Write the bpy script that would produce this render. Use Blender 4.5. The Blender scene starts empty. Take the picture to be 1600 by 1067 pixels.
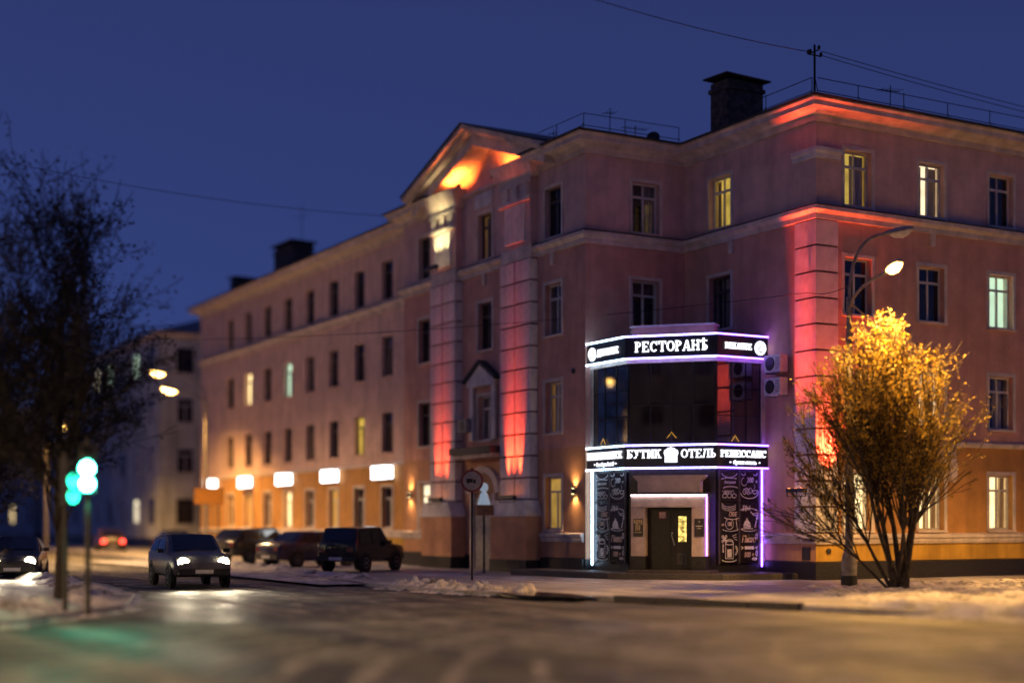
import bpy, bmesh, math, random
from mathutils import Matrix, Vector
rad = math.radians
random.seed(7)
sc = bpy.context.scene
col = sc.collection

# ------------------------------------------------------------------ camera
cam_d = bpy.data.cameras.new('camera')
cam = bpy.data.objects.new('camera', cam_d); col.objects.link(cam)
cam.location = (0, 0, 1.82); cam.rotation_euler = (rad(90), 0, 0)
cam_d.sensor_width = 36; cam_d.lens = 50.92
cam_d.shift_y = (815 - 533.5) / 1600.0
cam_d.clip_end = 3000
cam_d.dof.use_dof = True
cam_d.dof.focus_distance = 44.0
cam_d.dof.aperture_fstop = 0.125
sc.camera = cam

# ------------------------------------------------------------------ sky (dusk, sun under the horizon)
w = bpy.data.worlds.new('World'); sc.world = w; w.use_nodes = True
nt = w.node_tree; nt.nodes.clear()
sky = nt.nodes.new('ShaderNodeTexSky'); sky.sky_type = 'NISHITA'; sky.sun_disc = False
sky.sun_elevation = rad(-3.2); sky.sun_rotation = rad(-75)
sky.air_density = 1.0; sky.dust_density = 0.3; sky.ozone_density = 5.0
hsv = nt.nodes.new('ShaderNodeMix'); hsv.data_type = 'RGBA'
hsv.inputs[0].default_value = 0.80
hsv.inputs[7].default_value = (0.235, 0.385, 1.42, 1)      # even dusk overcast under the clear sky's own gradient
gain = nt.nodes.new('ShaderNodeMix'); gain.data_type = 'RGBA'; gain.blend_type = 'MULTIPLY'; gain.inputs[0].default_value = 1
gain.inputs[7].default_value = (14, 14, 14, 1)
bg = nt.nodes.new('ShaderNodeBackground'); bg.inputs['Strength'].default_value = 0.104
out = nt.nodes.new('ShaderNodeOutputWorld')
tcw = nt.nodes.new('ShaderNodeTexCoord'); sx_ = nt.nodes.new('ShaderNodeSeparateXYZ'); rp_ = nt.nodes.new('ShaderNodeValToRGB')
nt.links.new(tcw.outputs['Generated'], sx_.inputs[0]); nt.links.new(sx_.outputs[2], rp_.inputs[0])
rp_.color_ramp.elements[0].position = 0.04; rp_.color_ramp.elements[0].color = (0.245, 0.46, 1.70, 1)
rp_.color_ramp.elements[1].position = 0.40; rp_.color_ramp.elements[1].color = (0.215, 0.31, 1.10, 1)
nt.links.new(rp_.outputs[0], hsv.inputs[7])
nt.links.new(sky.outputs[0], gain.inputs[6]); nt.links.new(gain.outputs[2], hsv.inputs[6])
nt.links.new(hsv.outputs[2], bg.inputs[0]); nt.links.new(bg.outputs[0], out.inputs[0])

vs = sc.view_settings
vs.view_transform = 'Standard'; vs.look = 'None'; vs.exposure = 0.3; vs.gamma = 1; vs.use_curve_mapping = False
sc.cycles.use_denoising = True
sc.cycles.max_bounces = 6; sc.cycles.transparent_max_bounces = 10
sc.cycles.sample_clamp_indirect = 4; sc.cycles.caustics_reflective = False; sc.cycles.caustics_refractive = False

# ------------------------------------------------------------------ materials
MATS = {}
def mat(name, color, rough=0.8, var=0.12, scale=3.0, bump=0.0, bscale=20.0, metal=0.0, stain=0.0, spec=0.5, color2=None, stretch=(1, 1, 1)):
    m = bpy.data.materials.new(name); m.use_nodes = True
    t = m.node_tree; b = t.nodes['Principled BSDF']; MATS[name] = m
    b.inputs['Roughness'].default_value = rough; b.inputs['Metallic'].default_value = metal
    b.inputs['Specular IOR Level'].default_value = spec
    tc = t.nodes.new('ShaderNodeTexCoord'); mp = t.nodes.new('ShaderNodeMapping'); mp.inputs['Scale'].default_value = stretch
    t.links.new(tc.outputs['Object'], mp.inputs[0])
    n = t.nodes.new('ShaderNodeTexNoise'); n.inputs['Scale'].default_value = scale; n.inputs['Detail'].default_value = 6; n.inputs['Roughness'].default_value = 0.6
    t.links.new(mp.outputs[0], n.inputs[0])
    r = t.nodes.new('ShaderNodeValToRGB')
    c2 = color2 or tuple(max(0, c * (1 - 2.2 * var)) for c in color)
    c1 = color if color2 else tuple(min(1, c * (1 + var)) for c in color)
    r.color_ramp.elements[0].position = 0.32; r.color_ramp.elements[1].position = 0.66
    r.color_ramp.elements[0].color = (*c2, 1); r.color_ramp.elements[1].color = (*c1, 1)
    t.links.new(n.outputs['Fac'], r.inputs[0])
    last = r.outputs[0]
    if stain:
        mp2 = t.nodes.new('ShaderNodeMapping'); mp2.inputs['Scale'].default_value = (1.6, 1.6, 0.16)
        t.links.new(tc.outputs['Object'], mp2.inputs[0])
        n2 = t.nodes.new('ShaderNodeTexNoise'); n2.inputs['Scale'].default_value = 1.3; n2.inputs['Detail'].default_value = 5
        t.links.new(mp2.outputs[0], n2.inputs[0])
        r2 = t.nodes.new('ShaderNodeValToRGB'); r2.color_ramp.elements[0].position = 0.35; r2.color_ramp.elements[1].position = 0.6
        r2.color_ramp.elements[0].color = (1 - stain,) * 3 + (1,); r2.color_ramp.elements[1].color = (1, 1, 1, 1)
        t.links.new(n2.outputs['Fac'], r2.inputs[0])
        mx = t.nodes.new('ShaderNodeMix'); mx.data_type = 'RGBA'; mx.blend_type = 'MULTIPLY'; mx.inputs[0].default_value = 1
        t.links.new(last, mx.inputs[6]); t.links.new(r2.outputs[0], mx.inputs[7]); last = mx.outputs[2]
    t.links.new(last, b.inputs['Base Color'])
    if bump:
        n3 = t.nodes.new('ShaderNodeTexNoise'); n3.inputs['Scale'].default_value = bscale; n3.inputs['Detail'].default_value = 5
        t.links.new(mp.outputs[0], n3.inputs[0])
        bp = t.nodes.new('ShaderNodeBump'); bp.inputs['Strength'].default_value = bump; bp.inputs['Distance'].default_value = 0.05
        t.links.new(n3.outputs['Fac'], bp.inputs['Height']); t.links.new(bp.outputs[0], b.inputs['Normal'])
    return m
def emit(name, color, strength, var=0.0, scale=2.0, dark=None, stretch=(1, 1, 1)):
    m = bpy.data.materials.new(name); m.use_nodes = True; MATS[name] = m
    t = m.node_tree; b = t.nodes['Principled BSDF']
    b.inputs['Base Color'].default_value = (*[c * .5 for c in color], 1)
    b.inputs['Emission Color'].default_value = (*color, 1); b.inputs['Emission Strength'].default_value = strength
    if var:
        tc = t.nodes.new('ShaderNodeTexCoord'); mp = t.nodes.new('ShaderNodeMapping'); mp.inputs['Scale'].default_value = stretch
        t.links.new(tc.outputs['Object'], mp.inputs[0])
        n = t.nodes.new('ShaderNodeTexNoise'); n.inputs['Scale'].default_value = scale; n.inputs['Detail'].default_value = 3
        t.links.new(mp.outputs[0], n.inputs[0])
        r = t.nodes.new('ShaderNodeValToRGB'); r.color_ramp.elements[0].position = 0.35; r.color_ramp.elements[1].position = 0.65
        d = dark or tuple(c * (1 - var) for c in color)
        r.color_ramp.elements[0].color = (*d, 1); r.color_ramp.elements[1].color = (*color, 1)
        t.links.new(n.outputs['Fac'], r.inputs[0]); t.links.new(r.outputs[0], b.inputs['Emission Color'])
    return m
def clear_glass(name, tint=(1, 1, 1), refl=0.10):
    m = bpy.data.materials.new(name); m.use_nodes = True; MATS[name] = m
    t = m.node_tree; t.nodes.remove(t.nodes['Principled BSDF'])
    tr = t.nodes.new('ShaderNodeBsdfTransparent'); tr.inputs[0].default_value = (*tint, 1)
    gl = t.nodes.new('ShaderNodeBsdfGlossy'); gl.inputs['Roughness'].default_value = 0.03
    mx = t.nodes.new('ShaderNodeMixShader'); mx.inputs[0].default_value = refl
    t.links.new(tr.outputs[0], mx.inputs[1]); t.links.new(gl.outputs[0], mx.inputs[2])
    t.links.new(mx.outputs[0], t.nodes['Material Output'].inputs[0])
    return m
mat('plaster_upper', (0.70, 0.475, 0.445), .9, .10, 1.2, .25, 30, stain=.15)
mat('plaster_lower', (0.66, 0.36, 0.30), .9, .10, 1.1, .25, 30, stain=.16)
mat('plaster_far', (0.74, 0.52, 0.46), .9, .10, 1.1, .25, 30, stain=.16)
mat('plaster_ochre', (0.55, 0.28, 0.09), .9, .10, 1.3, .25, 30, stain=.16)
mat('plaster_base', (0.62, 0.36, 0.06), .9, .12, 1.0, .25, 30, stain=.3)
mat('plaster_terracotta', (0.60, 0.32, 0.19), .9, .10, 1.2, .25, 30, stain=.16)
mat('trim', (0.72, 0.62, 0.57), .85, .12, 2.0, .2, 30, stain=.16)
mat('trim_white', (0.76, 0.71, 0.71), .85, .10, 2.0, .2, 30, stain=.15)
mat('groove', (0.20, 0.12, 0.12), .95, .15, 4)
mat('granite_black', (0.022, 0.02, 0.021), .45, .3, 12, .1, 40)
mat('granite_grey', (0.065, 0.058, 0.055), .6, .2, 14, .1, 40)
mat('roof_metal', (0.035, 0.033, 0.036), .6, .2, 3)
mat('frame_white', (0.62, 0.60, 0.60), .5, .08, 6)
mat('frame_dark', (0.07, 0.06, 0.06), .6, .1, 6)
mat('glass_dark', (0.012, 0.012, 0.016), .06, .4, 1.2, spec=.75)
mat('glass_room', (0.05, 0.04, 0.045), .08, .5, 1.6, spec=.75)
mat('glass_curtained', (0.16, 0.13, 0.12), .12, .5, 7, spec=.7, stretch=(1, 1, .12))
mat('curtain', (0.42, 0.36, 0.34), .9, .25, 9, stretch=(1, 1, .1))
mat('curtain_warm', (0.62, 0.50, 0.30), .9, .25, 9, stretch=(1, 1, .1))
mat('tinted_glazing', (0.012, 0.007, 0.008), .03, .3, 1.0).node_tree.nodes['Principled BSDF'].inputs['IOR'].default_value = 2.3
mat('cladding', (0.028, 0.022, 0.024), .35, .3, 5, .05, 30)
mat('chalkboard', (0.022, 0.016, 0.020), .22, .3, 5)
mat('chalk', (0.88, 0.82, 0.82), .8, .2, 20)
mat('chalk_beer', (0.88, 0.66, 0.55), .8, .2, 20)
mat('portal_white', (0.74, 0.60, 0.54), .8, .10, 3, .15, 30, stain=.12)
mat('door', (0.016, 0.011, 0.008), .4, .3, 6, .08, 20)
mat('steel', (0.45, 0.45, 0.47), .3, .1, 8, metal=1)
mat('paint_grey', (0.30, 0.29, 0.29), .6, .15, 8)
mat('paint_white', (0.70, 0.70, 0.70), .5, .1, 8)
mat('paint_dark', (0.03, 0.03, 0.033), .5, .2, 8)
mat('pole_concrete', (0.30, 0.27, 0.25), .85, .2, 6, .2, 30)
mat('pole_iron', (0.025, 0.024, 0.024), .7, .2, 8)
mat('sign_board', (0.010, 0.010, 0.018), .35, .2, 4)
mat('brick', (0.10, 0.075, 0.065), .9, .35, 5, .3, 14)
mat('rust', (0.05, 0.035, 0.03), .9, .2, 10)
mat('plaque_dark', (0.05, 0.04, 0.04), .4, .2, 10)
mat('plaque_gold', (0.60, 0.48, 0.25), .4, .2, 12)
mat('plaque_red', (0.50, 0.12, 0.09), .6, .2, 12)
mat('sign_red', (0.22, 0.05, 0.05), .5, .1, 6)
mat('sign_face', (0.34, 0.32, 0.33), .5, .1, 6)
mat('sign_orange', (0.65, 0.26, 0.03), .5, .15, 6)
mat('bin_brown', (0.24, 0.10, 0.05), .6, .2, 6)
mat('bark', (0.055, 0.042, 0.032), .95, .35, 9, .5, 20)
mat('bark_dark', (0.022, 0.018, 0.015), .95, .35, 9, .5, 20)
lg = mat('leaf_gold', (0.44, 0.30, 0.04), .65, .35, 4, color2=(0.22, 0.15, 0.02))
tr_ = lg.node_tree.nodes.new('ShaderNodeBsdfTranslucent'); tr_.inputs[0].default_value = (.36, .23, .03, 1); mx_ = lg.node_tree.nodes.new('ShaderNodeMixShader'); mx_.inputs[0].default_value = .4
lg.node_tree.links.new(lg.node_tree.nodes['Principled BSDF'].outputs[0], mx_.inputs[1]); lg.node_tree.links.new(tr_.outputs[0], mx_.inputs[2]); lg.node_tree.links.new(mx_.outputs[0], lg.node_tree.nodes['Material Output'].inputs[0])
mat('leaf_dark', (0.012, 0.012, 0.011), .8, .4, 2)
mat('car_dark', (0.030, 0.028, 0.032), .22, .2, 3, spec=.6)
mat('car_black', (0.018, 0.016, 0.018), .2, .2, 3, spec=.6)
mat('car_blue', (0.045, 0.045, 0.085), .22, .2, 3, spec=.6)
mat('car_grey', (0.12, 0.115, 0.11), .3, .2, 3, spec=.6)
mat('car_maroon', (0.09, 0.03, 0.03), .25, .2, 3, spec=.6)
mat('car_glass', (0.012, 0.013, 0.016), .04, .2, 2, spec=.8)
mat('rubber', (0.012, 0.012, 0.012), .9, .2, 8)
mat('plastic_black', (0.015, 0.015, 0.016), .55, .2, 8)
mat('plate_white', (0.65, 0.65, 0.65), .5, .1, 8)
mat('wire', (0.015, 0.014, 0.015), .8, .1, 8)
mat('bldg_pale', (0.62, 0.64, 0.60), .9, .15, .6, .2, 10, stain=.3)
mat('bldg_grey', (0.34, 0.34, 0.36), .9, .15, .6, .2, 10, stain=.3)
mat('roof_far', (0.10, 0.11, 0.13), .7, .2, 1)
clear_glass('clear_glass'); clear_glass('lens_clear', refl=.15)
emit('neon_white', (0.50, 0.74, 1.0), 9)
emit('neon_violet', (0.26, 0.10, 1.0), 9)
emit('neon_blue', (0.36, 0.30, 1.0), 9)
emit('neon_warm', (1.0, 0.84, 0.90), 4)
emit('letter_glow', (0.92, 0.94, 1.0), 1.7)
emit('win_yellow', (1.0, 0.70, 0.12), .55, .55, 1.4)
emit('win_cream', (1.0, 0.76, 0.36), 1.9, .35, 1.4)
emit('win_ochre', (1.0, 0.60, 0.12), .35, .5, 1.4)
emit('win_green', (0.72, 1.0, 0.70), .8, .2, 1.4)
emit('win_pale', (1.0, 0.85, 0.55), 1.3, .4, 1.6)
emit('win_warm_far', (1.0, 0.72, 0.32), 2.0, .3, 2)
emit('stained', (1.0, 0.72, 0.18), 1.5, .9, 9, dark=(.12, .10, .02))
emit('sodium_lens', (1.0, 0.52, 0.12), 20)
emit('sodium_far', (1.0, 0.55, 0.14), 26)
emit('lightbox', (0.98, 1.0, 1.0), 5.0)
emit('headlight', (1.0, 0.85, 0.52), 110)
emit('taillight', (1.0, 0.05, 0.03), 9)
emit('amber', (1.0, 0.35, 0.06), 6)
emit('green_lamp', (0.04, 1.0, 0.55), 160)
emit('green_dim', (0.02, 0.9, 0.5), 6)
emit('led_red', (1.0, 0.25, 0.05), 14)
emit('led_warm', (1.0, 0.80, 0.35), 14)
emit('garland', (1.0, 0.50, 0.06), 1.2)
emit('lantern_white', (0.60, 0.75, 0.9), .25)

# ------------------------------------------------------------------ mesh helpers
class MB:
    def __init__(s): s.v = []; s.f = []; s.m = []
    def quad(s, pts, mi=0):
        b = len(s.v); s.v += [tuple(p) for p in pts]; s.f.append(tuple(range(b, b + len(pts)))); s.m.append(mi)
    def box(s, x0, x1, y0, y1, z0, z1, mi=0, tf=None):
        P = [(x, y, z) for z in (z0, z1) for y in (y0, y1) for x in (x0, x1)]
        if tf: P = [tuple(tf @ Vector(p)) for p in P]
        b = len(s.v); s.v += P
        for q in ((0, 2, 3, 1), (4, 5, 7, 6), (0, 1, 5, 4), (2, 6, 7, 3), (0, 4, 6, 2), (1, 3, 7, 5)):
            s.f.append(tuple(b + i for i in q)); s.m.append(mi)
    def prism(s, poly, y0, y1, mi=0, tf=None):          # polygon in x,z pushed along y
        n = len(poly); P = [(p[0], y0, p[1]) for p in poly] + [(p[0], y1, p[1]) for p in poly]
        if tf: P = [tuple(tf @ Vector(p)) for p in P]
        b = len(s.v); s.v += P
        s.f.append(tuple(b + i for i in range(n))); s.m.append(mi)
        s.f.append(tuple(b + n + i for i in reversed(range(n)))); s.m.append(mi)
        for i in range(n):
            j = (i + 1) % n; s.f.append((b + j, b + i, b + n + i, b + n + j)); s.m.append(mi)
    def tube(s, pts, radii, n=6, mi=0, cap=True):
        pts = [Vector(p) for p in pts]; rings = []
        if not hasattr(radii, '__len__'): radii = [radii] * len(pts)
        ref = None
        for i, p in enumerate(pts):
            d = (pts[min(i + 1, len(pts) - 1)] - pts[max(i - 1, 0)]).normalized()
            a = d.cross(Vector((0, 0, 1)) if abs(d.z) < .9 else Vector((1, 0, 0))) if ref is None else ref - d * ref.dot(d)
            if a.length < 1e-6: a = d.orthogonal()
            a.normalize(); ref = a; c = d.cross(a); b = len(s.v)
            for k in range(n):
                t = 2 * math.pi * k / n; s.v.append(tuple(p + (a * math.cos(t) + c * math.sin(t)) * radii[i]))
            rings.append(b)
        for r0, r1 in zip(rings, rings[1:]):
            for k in range(n):
                l = (k + 1) % n; s.f.append((r0 + k, r0 + l, r1 + l, r1 + k)); s.m.append(mi)
        if cap:
            s.f.append(tuple(rings[0] + k for k in reversed(range(n)))); s.m.append(mi)
            s.f.append(tuple(rings[-1] + k for k in range(n))); s.m.append(mi)
    def lathe(s, prof, n=16, mi=0, tf=None):             # (r, z) about z
        rings = []
        for r, z in prof:
            b = len(s.v)
            for k in range(n):
                t = 2 * math.pi * k / n; p = Vector((r * math.cos(t), r * math.sin(t), z))
                s.v.append(tuple(tf @ p if tf else p))
            rings.append(b)
        for r0, r1 in zip(rings, rings[1:]):
            for k in range(n):
                l = (k + 1) % n; s.f.append((r0 + k, r0 + l, r1 + l, r1 + k)); s.m.append(mi)
        s.f.append(tuple(rings[0] + k for k in reversed(range(n)))); s.m.append(mi)
        s.f.append(tuple(rings[-1] + k for k in range(n))); s.m.append(mi)
    def mesh(s, name, mats, smooth=False):
        me = bpy.data.meshes.new(name); me.from_pydata(s.v, [], s.f)
        for m in ([mats] if isinstance(mats, str) else mats): me.materials.append(MATS[m])
        me.polygons.foreach_set('material_index', s.m)
        bm = bmesh.new(); bm.from_mesh(me)
        if s.f: bmesh.ops.recalc_face_normals(bm, faces=bm.faces)
        bm.to_mesh(me); bm.free()
        if smooth: me.polygons.foreach_set('use_smooth', [True] * len(me.polygons)); me.set_sharp_from_angle(angle=rad(38))
        me.update(); return me
    def build(s, name, mats, parent=None, M=None, smooth=False):
        return add(name, s.mesh(name, mats, smooth), parent, M)
def add(name, me, parent=None, M=None):
    o = bpy.data.objects.new(name, me); col.objects.link(o)
    if parent: o.parent = parent
    if M is not None: o.matrix_local = M
    return o
def box(name, m, parent, x0, x1, y0, y1, z0, z1, M=None):
    b = MB(); b.box(x0, x1, y0, y1, z0, z1); return b.build(name, m, parent, M)
def tag(o, label=None, cat=None, group=None, kind=None):
    if label: o['label'] = label
    if cat: o['category'] = cat
    if group: o['group'] = group
    if kind: o['kind'] = kind
    return o
def thing(name, label, cat, M=None, group=None):
    o = bpy.data.objects.new(name, None); col.objects.link(o); o.empty_display_size = .3
    if M is not None: o.matrix_world = M
    return tag(o, label, cat, group)
def lamp(name, kind, M, color, power, parent, size=.1, angle=None, blend=.5):
    d = bpy.data.lights.new(name, kind); d.energy = power; d.color = color; d.shadow_soft_size = size
    if angle: d.spot_size = rad(angle); d.spot_blend = blend
    o = bpy.data.objects.new(name, d); col.objects.link(o); o.parent = parent; o.matrix_local = M; return o
def T(x, y, z=0): return Matrix.Translation((x, y, z))
def Rz(a): return Matrix.Rotation(rad(a), 4, 'Z')
def Rx(a): return Matrix.Rotation(rad(a), 4, 'X')
def Ry(a): return Matrix.Rotation(rad(a), 4, 'Y')
def sweep(mb, path, prof, mi=0, closed_prof=True):       # plan path, profile (outward, z); outward is left of the path
    n = len(path); P = [Vector(p) for p in path]; nor = []
    for a, b in zip(P, P[1:]):
        d = (b - a).normalized(); nor.append(Vector((-d.y, d.x)))
    off = []
    for i in range(n):
        if i == 0: off.append(nor[0])
        elif i == n - 1: off.append(nor[-1])
        else:
            a, b = nor[i - 1], nor[i]; off.append((a + b) / (1 + a.dot(b)))
    k = len(prof); base = len(mb.v)
    for i in range(n):
        for d, z in prof: q = P[i] + off[i] * d; mb.v.append((q.x, q.y, z))
    for i in range(n - 1):
        for j in range(k if closed_prof else k - 1):
            l = (j + 1) % k
            mb.f.append((base + i * k + j, base + i * k + l, base + (i + 1) * k + l, base + (i + 1) * k + j)); mb.m.append(mi)
    if closed_prof:
        mb.f.append(tuple(base + j for j in range(k))); mb.m.append(mi)
        mb.f.append(tuple(base + (n - 1) * k + j for j in reversed(range(k)))); mb.m.append(mi)

# ------------------------------------------------------------------ building frame: x runs along the right facade, y along the left street
B = T(9.5, 45.26) @ Rz(29.5)
FA = T(-4.155, 6.88) @ Rz(-90)      # near wing of the street facade, x = left to right as seen from the street
FF = T(-3.255, 6.88) @ Rz(-90)      # far wing, set back
FR = Matrix.Identity(4)             # right facade
FN1 = T(-4.155, 6.88)               # back wall of the corner notch
FN2 = Rz(-90)                       # side wall of the corner notch
def loc2w(x, y, z=0): return B @ Vector((x, y, z))

# ------------------------------------------------------------------ ground
from mathutils import noise as mnoise
def ground_mat(name, a, b, c, scale, stretch, rough_lo, rough_hi, bump, s1=(.38, .62), fine=22, streak=False):
    m = bpy.data.materials.new(name); m.use_nodes = True; MATS[name] = m
    t = m.node_tree; bs = t.nodes['Principled BSDF']; L = t.links.new
    tc = t.nodes.new('ShaderNodeTexCoord')
    def nz(sc_, st, det=6, dist=0.0, rz=0.0):
        mp = t.nodes.new('ShaderNodeMapping'); mp.inputs['Scale'].default_value = st; mp.inputs['Rotation'].default_value = (0, 0, rz)
        L(tc.outputs['Object'], mp.inputs[0])
        n = t.nodes.new('ShaderNodeTexNoise'); n.inputs['Scale'].default_value = sc_; n.inputs['Detail'].default_value = det
        n.inputs['Roughness'].default_value = .62; n.inputs['Distortion'].default_value = dist
        L(mp.outputs[0], n.inputs[0]); return n.outputs['Fac']
    def ramp(src, p0, p1, c0, c1):
        r = t.nodes.new('ShaderNodeValToRGB'); r.color_ramp.elements[0].position = p0; r.color_ramp.elements[1].position = p1
        r.color_ramp.elements[0].color = (*c0, 1); r.color_ramp.elements[1].color = (*c1, 1); L(src, r.inputs[0]); return r.outputs[0]
    def mix(fac, x, y, mode='MIX'):
        n = t.nodes.new('ShaderNodeMix'); n.data_type = 'RGBA'; n.blend_type = mode
        if isinstance(fac, float): n.inputs[0].default_value = fac
        else: L(fac, n.inputs[0])
        L(x, n.inputs[6]); L(y, n.inputs[7]); return n.outputs[2]
    big = nz(scale, stretch, 5, .6); trk = nz(scale * 2.1, (stretch[0] * 2.2, stretch[1] * .5, 1), 4, .3, .5); f = nz(fine, (1, 1, 1), 4)
    base = ramp(big, s1[0], s1[1], a, b)
    k = ramp(trk, .45, .68, (0, 0, 0), (1, 1, 1))
    cc = t.nodes.new('ShaderNodeRGB'); cc.outputs[0].default_value = (*c, 1)
    res = mix(k, base, cc.outputs[0])
    if streak:
        st_ = nz(.10, (1.0, 9.0, 1), 6, .9, -.515); res = mix(1.0, res, ramp(st_, .40, .62, (.30, .30, .30), (1.5, 1.5, 1.5)), 'MULTIPLY')
    g = ramp(f, .3, .7, (.72, .72, .72), (1.1, 1.1, 1.1))
    L(mix(1.0, res, g, 'MULTIPLY'), bs.inputs['Base Color'])
    rr = t.nodes.new('ShaderNodeMapRange'); rr.inputs[1].default_value = .4; rr.inputs[2].default_value = .62
    rr.inputs[3].default_value = rough_lo; rr.inputs[4].default_value = rough_hi
    L(big, rr.inputs[0]); L(rr.outputs[0], bs.inputs['Roughness'])
    bp = t.nodes.new('ShaderNodeBump'); bp.inputs['Strength'].default_value = bump; bp.inputs['Distance'].default_value = .04
    L(f, bp.inputs['Height']); L(bp.outputs[0], bs.inputs['Normal'])
ground_mat('road_ice', (.022, .020, .018), (.12, .110, .098), (.25, .235, .215), .26, (1.0, .32, 1), .52, .9, .7, streak=True, fine=11)
ground_mat('snow_trodden', (.20, .18, .18), (.62, .60, .62), (.30, .27, .27), .55, (1.0, .6, 1), .45, .85, .8, fine=9)
ground_mat('snow_lump', (.10, .085, .075), (.62, .58, .57), (.72, .69, .69), 1.6, (1, 1, 1), .6, .9, 1.0, s1=(.36, .56), fine=9)
mb = MB(); mb.quad([(-900, -700, -.12), (900, -700, -.12), (900, 900, -.12), (-900, 900, -.12)])
tag(mb.build('road', 'road_ice', M=B), kind='structure')
EDGE = [(-9.6, 160), (-10.6, 40), (-11.4, 23), (-12.6, 10), (-13.2, 1.8), (-12.7, -1), (-12.0, -3), (-10.99, -5.34), (-9.44, -10.26), (-8.8, -12.9), (-7.6, -15.6), (-5, -18.5), (0, -20.5), (60, -24)]
def slab(name, edge, back, m, z=0.0):
    b = MB(); b.quad([(x, y, z) for x, y in edge + back])
    for (x0, y0), (x1, y1) in zip(edge, edge[1:]): b.quad([(x0, y0, z), (x1, y1, z), (x1, y1, -.2), (x0, y0, -.2)])
    return tag(b.build(name, m, M=B), kind='structure')
pav = slab('pavement', EDGE, [(60, 160)], 'snow_trodden')
slab('pavement_across_street', [(-60, -14), (-28, -8.7), (-25.4, -6.8), (-22.3, -2.9), (-20.8, 2), (-20.0, 8), (-20.1, 14), (-20.6, 60), (-21, 160)], [(-90, 160), (-90, -14)], 'snow_trodden')
# bare kerb stones in front of the entrance
kp = [Vector((-10.99, -5.34)), Vector((-9.44, -10.26))]; kd = (kp[1] - kp[0]); kl = kd.length; ka = math.degrees(math.atan2(kd.y, kd.x))
for i in range(4):
    l = kl / 4
    box('kerb_stone', 'granite_grey', pav, .012, l - .012, -.16, .10, -.14, .035 + .012 * (i % 2), T(kp[0].x, kp[0].y) @ Rz(ka) @ T(i * l, 0, 0) @ Rz((-.8, .6, -.4, .9)[i]))
mb = MB(); pr = random.Random(4); mb.quad([(-11.9 + (.55 + .12 * pr.uniform(-1, 1)) * math.cos(2 * math.pi * k / 22) * 1.2, -3.1 + (2.0 + .35 * pr.uniform(-1, 1)) * math.sin(2 * math.pi * k / 22), .006) for k in range(22)])
mat('ice_wet', (.05, .046, .05), .10, .3, 2.5, .12, 6)
tag(mb.build('puddle', 'ice_wet', M=B), kind='structure')
def heap(name, label, cx, cy, nx, ny, step, hfun, M=B, m='snow_lump'):
    b = MB(); H = {}; ids = {}
    for i in range(nx):
        for j in range(ny):
            x = cx + (i - nx / 2) * step; y = cy + (j - ny / 2) * step; H[i, j] = (x, y, hfun(x, y))
    for i in range(nx - 1):
        for j in range(ny - 1):
            q = [(i, j), (i + 1, j), (i + 1, j + 1), (i, j + 1)]
            if max(H[k][2] for k in q) <= -.10: continue
            f = []
            for k in q:
                if k not in ids: ids[k] = len(b.v); b.v.append((H[k][0], H[k][1], max(H[k][2], -.16)))
                f.append(ids[k])
            b.f.append(tuple(f)); b.m.append(0)
    o = b.build(name, m, M=M, smooth=True); o.data.polygons.foreach_set('use_smooth', [True] * len(o.data.polygons))
    return tag(o, label, 'snow', kind='stuff')
def fbm(x, y, s, seed=0): return mnoise.fractal(Vector((x * s, y * s, seed)), 1.0, 2.0, 5)
def segd(x, y, pts):
    best = 1e9
    for a, b in zip(pts, pts[1:]):
        ax, ay = a; dx, dy = b[0] - ax, b[1] - ay; t = max(0, min(1, ((x - ax) * dx + (y - ay) * dy) / (dx * dx + dy * dy)))
        best = min(best, math.hypot(x - ax - dx * t, y - ay - dy * t))
    return best
def h1(x, y):
    d = segd(x, y, [(-12.3, 4.0), (-12.5, 1.2), (-11.6, -1.6)])
    return .23 * math.exp(-(d / .62) ** 2) * (1 + 1.0 * fbm(x, y, 1.5, 3)) * (1 + .6 * fbm(x, y, 3.2, 1) + .5 * fbm(x, y, 7.5, 31)) - .13
heap('snow_bank', 'lumpy ploughed snow ridge round the foot of the round road sign', -12.1, 1.2, 56, 100, .09, h1)
def h2(x, y):
    e = (x + 8.8) * .94 + (y + 12.9) * .34                    # distance in from the road edge
    inside = min(1, max(0, (e + .5) / 1.0)) * min(1, max(0, (-2.9 - y) / .9)) * min(1, max(0, (9.5 + .87 * x - .492 * y - 7.3 - .5 * fbm(x, y, 1.2, 21)) / .8)) * min(1, max(0, (9 - x) / 1.5))
    ridge = .10 * math.exp(-((e - .5) / .8) ** 2)
    return inside * (.06 + ridge + .15 * max(0, fbm(x, y, .8, 9)) + .09 * fbm(x, y, 2.2, 4) + .05 * fbm(x, y, 6.0, 14)) - .05 - .12 * (1 - inside)
heap('snow_bank', 'broad rutted snow cover round the street lamp and bare-stemmed golden bush', 1.0, -10.5, 170, 130, .12, h2)
def h3(x, y):
    d = segd(x, y, [(-29, -7.9), (-26.0, -6.0), (-23.1, -2.3), (-21.6, 3), (-21.0, 9), (-21, 20), (-21, 34)])
    return .26 * math.exp(-(d / .8) ** 2) * (1 + .8 * fbm(x, y, .9, 5)) * (1 + .4 * fbm(x, y, 2.4, 2)) - .13
heap('snow_bank', 'long dim snow bank along the far left kerb below the traffic lights', -24.8, 13, 64, 250, .18, h3)
def h4(x, y):
    d = segd(x, y, [(-11.9, 8), (-11.1, 20), (-10.6, 34)])
    return .14 * math.exp(-(d / .45) ** 2) * (1 + 1.2 * fbm(x, y, 1.1, 8)) * (1 + .4 * fbm(x, y, 2.6, 6)) - .045
heap('snow_bank', 'low snow windrow along the kerb beside the parked cars', -11.3, 20.5, 40, 200, .15, h4)

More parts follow.
